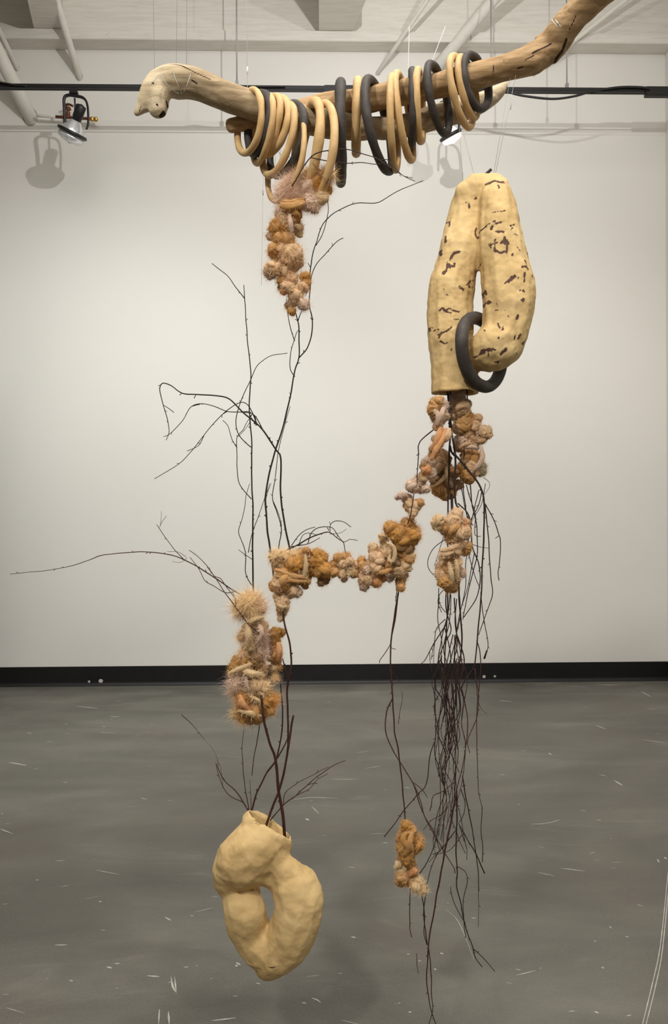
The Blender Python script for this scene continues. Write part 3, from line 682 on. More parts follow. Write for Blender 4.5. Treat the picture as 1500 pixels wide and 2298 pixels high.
branch('birch_branch', 'tall birch branch rising from the middle wool up past the top left wool garland',
       [(618, 1330), (614, 1290), (606, 1230), (598, 1160), (597, 1105), (610, 1040), (630, 975), (645, 920), (655, 870), (662, 830), (671, 800), (671, 740), (669, 720), (660, 690)], 2.5, 1.2, Yb + .02,
       [([(671, 803), (690, 780), (700, 750), (702, 718), (695, 685), (697, 640), (697, 600), (705, 560), (712, 540), (722, 508), (735, 492), (760, 472), (800, 456), (850, 455), (890, 430), (950, 405)], 1.6, 0.8),
        ([(709, 550), (722, 530), (732, 500), (737, 470), (736, 447)], 1.0, 0.8), ([(697, 640), (700, 615), (712, 590), (735, 565), (757, 543), (771, 535)], 1.1, 0.9), ([(697, 640), (686, 665)], 0.9, 0.6),
        ([(662, 845), (652, 830), (652, 800), (660, 765), (666, 745), (672, 738)], 1.1, 0.7), ([(661, 765), (652, 735), (645, 700), (643, 672)], 1.1, 0.7), ([(669, 720), (674, 706), (680, 692)], 1.2, 0.8),
        ([(697, 600), (691, 590)], 0.9, 0.7), ([(645, 915), (653, 890), (650, 880)], 0.8, 0.5)])
branch('birch_branch', 'birch branch arching far left and drooping back in two long loops',
       [(655, 1300), (650, 1235), (640, 1180), (630, 1110), (631, 1030), (620, 1010), (590, 965), (570, 945), (545, 925), (515, 895), (480, 888), (440, 885), (408, 882), (385, 865), (365, 860), (358, 872), (361, 890), (370, 920), (378, 950), (380, 970), (373, 988)], 2.3, 0.7, Yb + .03,
       [([(368, 910), (380, 918), (390, 926)], 0.8, 0.8), ([(590, 965), (577, 940), (565, 928), (540, 925), (510, 923), (480, 912), (450, 906), (430, 912), (418, 930), (410, 943), (380, 975), (367, 980)], 1.2, 0.7),
        ([(577, 955), (566, 925), (556, 908), (545, 902), (530, 906), (505, 925), (480, 950), (455, 980), (430, 1012), (402, 1040), (347, 1075)], 1.1, 0.7), ([(458, 978), (446, 1000), (420, 1012)], 0.8, 0.8),
        ([(562, 945), (550, 965), (535, 980)], 0.7, 0.6), ([(450, 906), (432, 912)], 1.0, 0.9), ([(540, 925), (560, 925), (573, 940), (575, 955), (560, 930)], 1.0, 0.7), ([(510, 923), (500, 930)], 1.0, 0.8),
        ([(408, 882), (404, 886)], 1.0, 1.0), ([(440, 888), (436, 894)], 1.0, 1.0)])
branch('birch_branch', 'thin birch twig waving up between the two tall stems above middle wool',
       [(628, 1290), (625, 1235), (632, 1190), (622, 1150), (612, 1120), (618, 1070), (626, 1010), (640, 950), (652, 912)], 1.3, 0.7, Yb + .05, [([(614, 1125), (628, 1160), (632, 1180)], 0.8, 0.6), ([(597, 1122), (603, 1100), (608, 1085)], .8, .5)])
branch('birch_branch', 'very long thin birch branch reaching out to the far left over the wall',
       [(565, 1352), (545, 1338), (520, 1322), (480, 1295), (440, 1270), (410, 1255), (380, 1245), (340, 1239), (300, 1239), (235, 1245), (200, 1257), (160, 1270), (95, 1282), (22, 1288)], 1.8, 0.6, Yb - .01,
       [([(525, 1328), (505, 1330), (480, 1315), (460, 1303), (447, 1277), (427, 1250)], 1.0, 0.8), ([(530, 1358), (525, 1340), (510, 1318), (495, 1297), (482, 1293), (465, 1270), (447, 1250), (425, 1235)], 1.0, 0.8),
        ([(415, 1258), (385, 1225), (360, 1190), (352, 1177)], 1.0, 0.7), ([(358, 1183), (364, 1170), (373, 1157)], 0.6, 0.5), ([(360, 1178), (362, 1160), (362, 1147)], 0.5, 0.4), ([(418, 1250), (400, 1238), (375, 1238)], 0.6, 0.4), ([(420, 1252), (405, 1262), (387, 1260)], .5, .4)], BARKR)
branch('birch_twig', 'dark twig lying diagonally across the lower left wool',
       [(586, 1426), (555, 1397), (530, 1362), (505, 1330), (488, 1303), (465, 1272)], 1.5, 0.9, 1.9, [([(530, 1362), (529, 1345), (522, 1330)], 0.9, 0.7)], BARKR)
branch('birch_branch', 'short arching birch twigs sprouting above the middle wool garland',
       [(640, 1236), (670, 1222), (700, 1205), (720, 1198), (740, 1195), (760, 1210), (772, 1218), (775, 1235), (778, 1243)], 1.8, 0.7, Yb - .01,
       [([(650, 1227), (690, 1221), (718, 1207)], 1.2, 0.8), ([(655, 1225), (672, 1200), (690, 1187), (708, 1182)], 1.0, 0.8), ([(672, 1220), (680, 1202), (692, 1196), (713, 1201)], 0.9, 0.7),
        ([(692, 1218), (700, 1195), (718, 1184), (745, 1184), (758, 1200), (772, 1217), (785, 1210), (803, 1213)], 1.1, 0.7), ([(741, 1195), (742, 1177), (752, 1169), (772, 1171), (788, 1183)], 0.9, 0.8), ([(740, 1199), (765, 1195), (778, 1186)], 0.6, 0.4), ([(735, 1184), (738, 1190)], 1, 1)])
branch('birch_branch', 'birch twig arching right from the top wool tuft in front of the rings',
       [(655, 418), (668, 398), (682, 373), (700, 350), (715, 342), (735, 338), (780, 336), (815, 345), (845, 355), (870, 372), (890, 385), (912, 398), (932, 407)], 1.6, 0.7, 1.87,
       [([(715, 357), (745, 362), (780, 366), (815, 365), (845, 368), (868, 362)], 1.1, 0.8), ([(848, 362), (868, 358), (885, 375), (905, 395), (926, 400)], 1.0, 0.6), ([(732, 412), (745, 390), (765, 370)], 1.0, 0.6), ([(697, 352), (715, 357)], 1.2, 1.1)])
branch('birch_twig', 'tiny twig end poking left out of the top left wool garland', [(640, 522), (620, 518), (599, 515)], 1.1, 0.9, 1.93, [], BARK)
# stems in the lower vessel
branch('birch_branch', 'thickest reddish brown stem running from the lower left wool into the vessel mouth',
       [(641, 1892), (637, 1850), (630, 1800), (624, 1760), (618, 1700), (605, 1665), (592, 1612), (586, 1560)], 4.0, 2.6, 1.93, [], BARKR)
branch('birch_branch', 'long dark stem rising from the vessel mouth past the lower wool to the middle garland',
       [(595, 1862), (604, 1832), (614, 1806), (626, 1775), (640, 1720), (647, 1670), (646, 1600), (645, 1540), (654, 1490), (650, 1440), (638, 1395), (634, 1350)], 2.9, 2.0, 1.95,
       [([(647, 1680), (653, 1640), (659, 1605)], 2.4, 2.2), ([(646, 1545), (643, 1510), (634, 1478)], 1.6, 1.3)], BARKR)
branch('birch_branch', 'slender dark stem leaning from left rim of the low vessel to the mustard tuft',
       [(563, 1832), (572, 1795), (582, 1768), (600, 1732), (620, 1702), (632, 1650), (635, 1600), (630, 1540), (627, 1490)], 2.0, 1.4, 1.97,
       [([(600, 1732), (622, 1703), (640, 1670), (648, 1650)], 1.8, 1.5)], BARKR)
branch('birch_twig', 'fine twigs fanning up and left from the vessel mouth',
       [(564, 1836), (548, 1802), (528, 1775), (508, 1757), (495, 1735), (483, 1710)], 1.6, 0.6, 1.96,
       [([(545, 1800), (515, 1785), (500, 1765), (490, 1735), (485, 1712)], 1.0, 0.6), ([(562, 1828), (554, 1790), (547, 1740), (544, 1700), (544, 1665), (549, 1630)], 1.2, 0.5), ([(564, 1828), (563, 1790), (561, 1750)], 0.9, 0.4), ([(566, 1740), (572, 1690), (581, 1640), (583, 1600)], 0.9, 1.2),
        ([(508, 1757), (498, 1740), (490, 1722), (488, 1705)], .6, .4), ([(500, 1768), (496, 1725), (480, 1685), (460, 1660)], .45, .3), ([(460, 1660), (448, 1645), (430, 1625), (408, 1603)], .4, 1.0)], BARKR)
branch('birch_twig', 'fine spray of twigs leaning right out of the vessel mouth',
       [(606, 1842), (640, 1803), (665, 1785), (690, 1762), (710, 1745), (745, 1720), (776, 1706)], 1.3, 0.7, 1.97,
       [([(636, 1808), (640, 1780), (660, 1762), (690, 1745), (738, 1722)], 0.9, 0.6), ([(665, 1785), (695, 1770), (712, 1750), (736, 1736)], 0.9, 0.6), ([(690, 1762), (705, 1757), (712, 1758)], 0.9, 0.7)], BARKR)

# right hand bundle: one tied bundle, each twig a part
Yr = 2.0
bun = thing('birch_twig_bundle', 'long bundle of dark birch twigs hanging below the large right vessel', 'branches', P(1015, 885, Yr))
BUN = [
 ([(1012, 870), (1010, 925), (1013, 960), (1018, 990), (1023, 1030), (1020, 1080), (1024, 1130), (1030, 1150), (1028, 1240), (1030, 1320), (1035, 1400), (1037, 1450), (1030, 1500), (1022, 1580)], 2.6, 1.6, -.03),
 ([(1004, 870), (1009, 930), (1010, 990), (1008, 1050), (1006, 1130), (1005, 1200), (1006, 1330), (1003, 1400), (999, 1500), (1004, 1600), (1010, 1700)], 2.2, 1.2, 0),
 ([(1010, 1000), (1013, 1012), (1020, 1022)], 3, 2, -.03), ([(1018, 1016), (1040, 1040), (1060, 1065), (1080, 1095), (1087, 1130), (1086, 1200), (1083, 1280), (1080, 1350), (1073, 1420), (1066, 1490), (1045, 1525), (1036, 1545)], 2.4, 1.2, -.05),
 ([(1048, 870), (1049, 900), (1045, 960), (1042, 1010), (1040, 1090), (1045, 1140), (1050, 1165)], 1.5, 1.0, .03),
 ([(1090, 1132), (1105, 1160), (1120, 1200), (1124, 1215), (1122, 1260), (1118, 1285), (1121, 1303)], 1.2, 0.9, -.04), ([(1120, 1202), (1112, 1208)], 1, .8, -.04),
 ([(1090, 1130), (1096, 1200), (1102, 1290), (1106, 1330), (1098, 1360), (1085, 1395), (1075, 1425)], 1.3, 0.8, -.03), ([(1079, 1330), (1085, 1380), (1094, 1430), (1096, 1450), (1093, 1462)], 0.9, 0.9, -.04), ([(1093, 1460), (1088, 1478)], 1.8, 2.2, -.04),
 ([(1070, 1438), (1078, 1465), (1080, 1500), (1074, 1560), (1070, 1625), (1072, 1700), (1074, 1770), (1083, 1815)], 1.2, 0.7, -.03), ([(1063, 1495), (1070, 1530), (1074, 1560), (1070, 1610), (1050, 1660), (1054, 1690)], 1.1, .8, -.05),
 ([(1066, 1500), (1072, 1560), (1080, 1590), (1092, 1600)], .9, .5, -.02), ([(1086, 1072), (1098, 1082), (1098, 1095), (1088, 1110)], 0.7, 0.4, 0),
 ([(1083, 1100), (1072, 1140), (1058, 1165), (1050, 1200), (1052, 1240), (1062, 1280), (1078, 1320)], 1.1, 0.8, .03), ([(1036, 1095), (1042, 1130), (1050, 1160), (1062, 1180)], 1.0, 0.8, .05),
 ([(1055, 1085), (1060, 1130), (1070, 1180), (1072, 1240), (1060, 1290), (1048, 1340), (1040, 1390)], 1.3, 0.9, .06), ([(1048, 1088), (1058, 1125), (1068, 1155), (1066, 1200), (1080, 1203)], 1.1, 0.8, .02),
 ([(1028, 1130), (1048, 1150), (1057, 1175), (1062, 1230), (1076, 1270), (1078, 1310), (1068, 1345), (1042, 1385)], 1.6, 1.0, -.02), ([(1062, 1222), (1080, 1228), (1097, 1231)], 0.8, 0.5, .02),
 ([(1000, 1210), (972, 1232), (960, 1262), (966, 1282), (982, 1298)], 1.0, 0.8, -.02), ([(985, 955), (943, 992), (940, 1020), (938, 1050), (937, 1085)], 1.6, 1.0, -.04), ([(941, 1018), (936, 1022)], 1, 1, -.04),
 ([(1075, 1100), (1064, 1145), (1055, 1190), (1046, 1260), (1045, 1320), (1030, 1390), (1020, 1460)], 1.0, 0.8, .08), ([(1090, 1085), (1082, 1130), (1060, 1170), (1052, 1215)], .8, .5, .08),
 ([(1065, 1240), (1056, 1290), (1044, 1340), (1035, 1365)], 1, .7, .05), ([(1015, 1110), (1015, 1160), (1014, 1200)], 3.0, 2.6, .02),
 # crossing tails
 ([(975, 1665), (965, 1700), (957, 1760), (935, 1785), (900, 1830), (885, 1850), (863, 1878)], 1.1, 1.0, -.02), ([(1024, 1780), (1012, 1850), (1000, 1905), (990, 1960), (975, 2040), (965, 2100), (960, 2150), (958, 2200), (965, 2250), (975, 2290), (990, 2320)], 2.2, 0.9, -.04),
 ([(961, 2120), (968, 2180), (969, 2230), (972, 2262), (962, 2302)], 1.2, 0.8, -.04), ([(1025, 1770), (1026, 1850), (1024, 1910), (1027, 1960), (1025, 1985), (1035, 2030), (1045, 2080), (1060, 2120), (1068, 2150), (1082, 2170)], 1.5, 1.0, 0), ([(1062, 2128), (1085, 2150), (1111, 2180)], 1.0, 0.8, 0),
 ([(1027, 1945), (1044, 1955), (1050, 1978), (1040, 2020), (1042, 2070), (1046, 2105)], 0.9, 0.8, 0), ([(1012, 1990), (1014, 2010), (1025, 2037), (1045, 2072)], 0.7, 1.0, 0),
 ([(1038, 1740), (1046, 1790), (1058, 1850), (1068, 1910), (1074, 1960), (1075, 2000)], 1.4, 0.9, -.03), ([(1075, 1990), (1074, 2082)], 0.6, 0.5, -.03), ([(1082, 1808), (1081, 1870), (1084, 1905), (1083, 1935)], 0.9, 1.0, -.03), ([(1030, 1848), (1050, 1885), (1070, 1920), (1088, 1960)], 1.0, 1.5, 0),
 ([(1025, 1862), (1003, 1890), (985, 1912), (972, 1918)], 1.1, 0.9, -.03), ([(985, 1860), (972, 1905), (958, 1937), (942, 1960)], 1.1, 1.2, -.03), ([(985, 1912), (972, 1935), (964, 1965), (958, 1985)], .9, .8, -.03), ([(1022, 1755), (995, 1775), (973, 1785), (968, 1808), (965, 1820)], 0.9, 1.0, -.02),
 ([(1006, 1810), (990, 1828), (968, 1842), (950, 1862)], 1.0, .6, .02), ([(1030, 1846), (1040, 1880), (1048, 1905), (1048, 1930)], .9, .6, .05), ([(1035, 1770), (1044, 1800), (1042, 1825), (1032, 1845)], 1.0, .7, .03),
 ([(1035, 1540), (1046, 1590), (1050, 1640), (1038, 1720), (1020, 1790)], 1.2, .9, .02), ([(1000, 1800), (985, 1850), (972, 1885), (980, 1925)], .8, .5, .0), ([(1007, 1800), (995, 1850), (988, 1885)], .8, .5, .0),
 ([(1040, 1870), (1010, 1908), (978, 1918), (963, 1935)], .8, .6, .04), ([(1000, 1190), (985, 1240), (975, 1270)], .8, .5, .06), ([(958, 1990), (952, 2040), (955, 2090), (960, 2120)], 1.0, 1.2, -.02),
 ([(985, 1320), (986, 1350), (998, 1372), (1010, 1380)], 1.0, .8, 0), ([(1000, 1320), (987, 1335), (984, 1355), (992, 1375)], .9, .8, .02), ([(1000, 1390), (980, 1410), (975, 1440), (968, 1480)], 1.0, .7, 0),
 ([(1003, 1400), (982, 1432), (966, 1460), (952, 1484), (940, 1493)], 1.4, .7, -.02), ([(965, 1460), (966, 1490), (970, 1510)], .8, .5, -.02), ([(976, 1440), (974, 1470), (973, 1505)], .7, .5, .02)]
rb = random.Random(5)
def cx_at(y):
    K_ = [(1310, 1012, 24), (1400, 1010, 30), (1500, 1008, 34), (1600, 1008, 30), (1700, 1010, 28), (1800, 1016, 22), (1900, 1008, 42), (2000, 1000, 60)]
    for a, b in zip(K_, K_[1:]):
        if a[0] <= y <= b[0]: t = (y - a[0]) / (b[0] - a[0]); return a[1] + (b[1] - a[1]) * t, a[2] + (b[2] - a[2]) * t
    return K_[-1][1:]
for s in range(25):
    y0 = rb.choice((1315, 1320, 1400, 1470, 1520)) + rb.uniform(0, 30); y1 = min(1960, y0 + rb.uniform(220, 480)); off = rb.uniform(-1, 1); pts = []; y = y0
    while y < y1:
        c_, s_ = cx_at(y); pts.append((c_ + s_ * off + rb.uniform(-4, 4), y)); y += rb.uniform(38, 62); off = max(-1.15, min(1.15, off + rb.uniform(-.55, .55)))
    BUN.append((pts, rb.uniform(1.0, 1.5), rb.uniform(0.5, 0.8), rb.uniform(-.08, .1)))
for pts, a, b, dy in BUN:
    if len(pts) < 2: continue
    bm = bmesh.new(); twig(bm, pts, a, b, Yr + dy, 0.5); link('twig', bm_me(bm, 'twig'), BARKR if rnd.random() < 0.55 and pts[0][1] > 1350 else BARK, bun)

branch('birch_branch', 'dark stem hanging from the right end of middle garland down to the small ochre tuft',
       [(897, 1300), (893, 1340), (887, 1375), (880, 1420), (877, 1450), (878, 1500), (882, 1570), (886, 1640), (895, 1690), (903, 1760), (911, 1850), (918, 1950)], 1.9, 1.4, 2.0,
       [([(888, 1300), (890, 1330), (888, 1350)], 1.2, .8), ([(893, 1345), (888, 1385), (882, 1420)], 1.2, 1.0), ([(877, 1445), (865, 1465), (853, 1482), (852, 1488)], 0.9, 0.9), ([(877, 1452), (882, 1456), (889, 1457)], .8, .8),
        ([(882, 1565), (868, 1595), (866, 1640), (880, 1680), (905, 1720), (928, 1760), (945, 1810), (962, 1850), (985, 1890), (1000, 1915), (1020, 1950), (1021, 1960)], 1.4, 1.0),
        ([(928, 1755), (948, 1772), (960, 1790)], 1.0, 0.7), ([(932, 1765), (945, 1800), (955, 1835), (975, 1868), (988, 1912)], 1.1, 0.9), ([(880, 1505), (890, 1520), (899, 1532)], .9, .7),
        ([(903, 1550), (904, 1570), (898, 1600), (895, 1625)], .5, .7), ([(922, 1990), (920, 2050), (920, 2085), (925, 2103)], 1.0, 1.0), ([(945, 2000), (953, 2045), (952, 2090), (958, 2118)], 1.1, 1.0), ([(935, 2140), (936, 2160), (940, 2185)], .9, .6)], BARKR)
branch('birch_twig', 'slim reddish twig running down the front of the pink wool chain', [(931, 1105), (926, 1135), (921, 1160), (914, 1176)], 1.1, 1.2, 1.9, [], BARKR)

# ------------------------------------------------------------------ wool garlands
def noisevec(r): return Vector((r.uniform(-1, 1), r.uniform(-1, 1), r.uniform(-1, 1)))
def roving(bm, path, rad, rr, ridges=None):
    n = len(path); tw = rr.uniform(-1.5, 1.5); ph = rr.uniform(0, 6); rg = ridges or rr.choice((3, 4, 5)); o = rr.uniform(0, 99)
    rads = [rad * (0.5 + 0.5 * math.sin(math.pi * min(1, max(0, (i + .6) / n)))) * (1 + 0.16 * mnoise.noise(Vector((i * .33, o, 0)))) for i in range(n)]
    sweep(bm, path, rads, 14, uv=(rr.uniform(0, 5), rr.uniform(0, 5), 1.0),
          shape=lambda i, k, th: 1 + 0.10 * math.cos(rg * th + ph + tw * i * .35) + 0.14 * mnoise.noise(Vector((math.cos(th) * 1.3 + o, math.sin(th) * 1.3, i * .4))))
def ball_path(c, r, rr):
    """a soft coil: open loop of roving, so each tuft reads as a curled lock"""
    u = noisevec(rr).normalized(); u.y *= 0.6; v = u.orthogonal().normalized(); v = Matrix.Rotation(rr.uniform(0, 6.28), 3, u.normalized()) @ v; w = u.normalized().cross(v)
    R = r * rr.uniform(0.5, 0.62); a0 = rr.uniform(0, 6.28); sweep_a = rr.uniform(3.4, 5.4); n = 16
    return [c + (v * math.cos(a0 + sweep_a * i / n) * R * rr.uniform(.97, 1.03) + w * math.sin(a0 + sweep_a * i / n) * R + u * (i / n - .5) * r * 0.5) for i in range(n + 1)], r * 0.56
def puff(bm, c, r, rr):
    """soft felted body of a tuft with creases running round it"""
    ax = noisevec(rr).normalized(); o = noisevec(rr) * 50; st = rr.uniform(1.0, 1.35)
    v0 = len(bm.verts); res = bmesh.ops.create_icosphere(bm, subdivisions=4 if r > 0.016 else 3, radius=1.0)
    lay = bm.loops.layers.uv.verify()
    for v in res['verts']:
        n = v.co.normalized(); h = n.dot(ax)
        k = 1 + 0.20 * mnoise.noise(n * 1.6 + o) - 0.16 * abs(mnoise.noise(n * 2.3 - o)) * 2 + 0.05 * math.cos(h * 14 + 3 * mnoise.noise(n * 2 + o)) + 0.03 * math.cos(h * 34 + 5 * mnoise.noise(n * 2.5 + o)) + 0.07 * mnoise.noise(n * 6 + o)
        v.co = c + (n + ax * h * (st - 1)) * r * k
    for f in {f for v in res['verts'] for f in v.link_faces}:
        for l in f.loops:
            d = (l.vert.co - c).normalized(); l[lay].uv = (d.dot(ax) * 0.8, 0.3 * d.dot(ax.orthogonal()))
def fuzz(verts, faces, me, amount, ln, rr):
    """fine fibres: most lie along the surface like combed roving, some stand off as a halo"""
    polys = me.polygons
    if not len(polys): return
    U = rr.uniform; np_ = len(polys)
    for _ in range(amount):
        p = polys[rr.randrange(np_)]; c = p.center; nn = p.normal
        halo = rr.random() < .38
        t = Vector((U(-1, 1), U(-1, 1), U(-1, 1)))
        d = (nn * (U(.3, 1.1) if halo else U(.0, .3)) + t * .8).normalized()
        L = ln * (U(.5, 1.3) if halo else U(.4, .9)) * (1.8 if rr.random() < .05 else 1)
        wv = d.cross(nn); 
        if wv.length < 1e-4: continue
        wv = wv.normalized() * (0.00016 if halo else 0.00030)
        q = c + nn * (0.0 if halo else 0.0004); m_ = q + d * L * .5; e = m_ + (d + t.yzx * .55 - nn * (.0 if halo else .25)).normalized() * L * .5; b0 = len(verts)
        verts.extend((q - wv, q + wv, m_ - wv * .8, m_ + wv * .8, e)); faces.append((b0, b0 + 1, b0 + 3, b0 + 2)); faces.append((b0 + 2, b0 + 3, b0 + 4))
def garland(label, Y, lumps, strands=(), sd=1, ln=0.012, dens=1.0, group='dyed wool garlands wound on the twigs'):
    rr = random.Random(sd); c0 = P(lumps[0][0], lumps[0][1], Y)
    t = thing('wool_garland', label, 'wool garland', c0, group)
    fz = {}
    def add(bm, code, n, big=1.0):
        me = bm_me(bm, 'wool_tuft'); link('wool_tuft', me, WOOL[code], t)
        v, f = fz.setdefault(code, ([], [])); fuzz(v, f, me, int(n * dens), ln * big, rr)
    for l in lumps:
        x, y, r, code = l[:4]; fl_ = l[4] if len(l) > 4 else 1.0
        c = P(x, y, Y + rr.uniform(-.018, .018)); R = M(r, Y) * (1.22 if sd == 10 else 1.07)
        bm = bmesh.new(); puff(bm, c + Vector((0, R * .2, 0)), R * 1.08, rr); pa, rad = ball_path(c + Vector((0, -R * .25, 0)), R * 1.05, rr); roving(bm, pa, rad * .8, rr)
        if r > 12:
            pa, rad = ball_path(c + noisevec(rr) * R * .4, R * .95, rr); roving(bm, pa, rad * .7, rr)
        add(bm, code, int((80 + r * r * 3.3) * fl_), (0.7 + r / 30) * fl_)
    for pts, r, code in strands:
        n = len(pts); pa, _ = catmull([P(a, b, Y - .028 - 0.006 * math.sin(math.pi * i / max(1, n - 1))) for i, (a, b) in enumerate(pts)], 0.006)
        bm = bmesh.new(); roving(bm, pa, M(r, Y) * 1.1, rr); add(bm, code, 260, .9)
    for code, (v, f) in fz.items():
        me = bpy.data.meshes.new('wool_fuzz'); me.from_pydata(v, [], f)
        o = link('wool_fuzz', me, FZ[code], t); o['kind'] = 'stuff'
    return t
FZ = {k: simple('wool_fibre_' + k, tuple(min(1, x * 1.12) for x in rgb(*v)[:3]) + (1,), 0.9, 0.1, bump=0) for k, v in WC.items()}
garland('pink and ochre wool garland hanging below the left rings, topped by a fluffy tuft', 1.93,
 [(668, 425, 27, 'k', 1.7), (652, 432, 20, 'k', 2.0), (638, 440, 14, 'k', 2.0), (682, 405, 22, 'c', 1.4), (695, 430, 24, 'k', 1.5), (700, 452, 16, 'k', 1.4), (708, 393, 14, 'm'), (716, 414, 19, 'm', 1.3), (733, 392, 14, 'c', 1.9), (730, 424, 13, 'm'), (722, 442, 14, 'c'), (706, 468, 10, 'k'),
  (634, 477, 15, 'k'), (641, 492, 16, 'p'), (662, 484, 13, 'm'), (664, 500, 11, 'm'), (650, 468, 14, 'o'), (622, 510, 16, 'm'), (636, 506, 16, 'm'), (609, 530, 9, 'k'), (628, 538, 15, 'o'), (645, 536, 14, 'o'), (640, 552, 14, 'm'), (668, 512, 11, 'p'), (671, 523, 8, 'c'),
  (618, 566, 14, 'p'), (613, 561, 11, 'o'), (624, 574, 11, 'p'), (655, 568, 22, 'p'), (661, 584, 19, 'p'), (640, 560, 16, 'p'), (648, 596, 17, 'p'), (612, 604, 16, 'p'), (606, 610, 12, 'k'), (626, 600, 13, 'p'), (640, 611, 15, 'p'), (651, 625, 15, 'p'), (632, 630, 9, 'm'), (632, 645, 8, 'o'), (636, 655, 6, 'a'),
  (684, 620, 10, 'm'), (687, 634, 11, 'o'), (681, 645, 11, 'p'), (670, 655, 10, 'p'), (646, 645, 13, 'p'), (664, 665, 15, 'p'), (681, 683, 12, 'k'), (658, 676, 11, 'k'), (655, 698, 9, 'o'), (650, 686, 8, 'p')],
 [([(630, 460), (650, 464), (672, 460), (684, 455)], 9, 'o'), ([(634, 452), (655, 454), (683, 446)], 5, 'o'), ([(650, 482), (652, 500), (655, 522)], 5, 'k')], 2, 0.0163)
garland('long ochre and peach wool garland stretched sideways across the centre', 1.96,
 [(620, 1250, 13, 'c', 1.8), (640, 1250, 12, 'c', 1.6), (660, 1247, 11, 'c', 1.5), (678, 1243, 12, 'o'), (688, 1236, 8, 'o'), (640, 1264, 15, 'o'), (658, 1270, 17, 'm'), (674, 1262, 13, 'm'), (628, 1272, 13, 'p'), (670, 1279, 9, 'p'), (662, 1281, 8, 'k'), (678, 1272, 9, 'o'),
  (690, 1305, 8, 'o'), (684, 1313, 8, 'o'), (640, 1300, 18, 'o'), (663, 1296, 16, 'm'), (628, 1308, 15, 'p'), (640, 1317, 13, 'p'), (612, 1313, 9, 'o'), (613, 1321, 7, 'm'), (650, 1327, 13, 'k'), (661, 1325, 12, 'p'), (669, 1331, 9, 'k'), (640, 1334, 13, 'p'), (621, 1338, 8, 'c'),
  (634, 1350, 14, 'p'), (634, 1362, 13, 'p'), (632, 1375, 10, 'p'), (630, 1388, 7, 'c'), (712, 1246, 14, 'm'), (725, 1251, 11, 'm'), (700, 1262, 12, 'm'), (700, 1280, 13, 'm'), (718, 1266, 15, 'm'), (730, 1280, 15, 'm'), (715, 1283, 11, 'o'), (692, 1288, 10, 'b'), (728, 1299, 13, 'b'), (722, 1307, 8, 'b'),
  (760, 1253, 11, 'o'), (775, 1251, 11, 'o'), (752, 1268, 12, 'o'), (748, 1284, 11, 'o'), (768, 1267, 12, 'p'), (768, 1288, 9, 'p'), (773, 1299, 7, 'p'), (785, 1261, 10, 'p'), (795, 1269, 11, 'p'), (787, 1281, 11, 'c'), (797, 1286, 10, 'o'), (742, 1276, 10, 'b'),
  (812, 1257, 9, 'o'), (814, 1271, 9, 'o'), (829, 1266, 11, 'p'), (826, 1278, 10, 'k'), (845, 1275, 13, 'p'), (840, 1287, 12, 'p'), (815, 1300, 11, 'p'), (818, 1314, 11, 'k'), (827, 1302, 10, 'p'), (840, 1300, 13, 'o'), (852, 1295, 14, 'a'), (846, 1307, 11, 'a'), (858, 1286, 10, 'b'),
  (840, 1250, 12, 'p'), (838, 1233, 11, 'p'), (855, 1242, 14, 'p'), (850, 1256, 13, 'p'), (862, 1213, 10, 'c'), (858, 1204, 7, 'c'), (866, 1226, 10, 'c'), (872, 1240, 12, 'p'), (880, 1186, 15, 'm'), (876, 1191, 12, 'o'), (895, 1196, 17, 'm'), (918, 1180, 13, 'o'), (911, 1171, 9, 'o'),
  (918, 1192, 20, 'o', 1.3), (927, 1206, 16, 'm'), (905, 1210, 17, 'm'), (930, 1196, 12, 'o', 1.4), (886, 1208, 8, 'p'), (900, 1226, 15, 'b'), (915, 1230, 13, 'b'), (905, 1245, 13, 'o'), (918, 1255, 11, 'o'), (926, 1249, 6, 'c', 1.6), (900, 1260, 13, 'o'), (911, 1272, 11, 'c'),
  (880, 1284, 14, 'k'), (875, 1294, 11, 'k'), (895, 1281, 13, 'p'), (905, 1291, 11, 'p'), (900, 1305, 11, 'o'), (900, 1319, 9, 'o'), (873, 1265, 13, 'o'), (888, 1268, 11, 'b')],
 [([(618, 1278), (650, 1290), (688, 1298)], 5, 'o'), ([(620, 1286), (655, 1302), (690, 1306)], 5, 'o'), ([(618, 1292), (650, 1296), (685, 1292)], 4, 'c'), ([(686, 1246), (687, 1270), (684, 1300)], 4, 'c'), ([(622, 1356), (632, 1362), (646, 1362)], 4, 'c'),
  ([(868, 1218), (882, 1225), (887, 1243), (881, 1260), (873, 1256), (876, 1244)], 4.2, 'c'), ([(845, 1284), (862, 1284), (878, 1276)], 5, 'o')], 3, 0.0125)
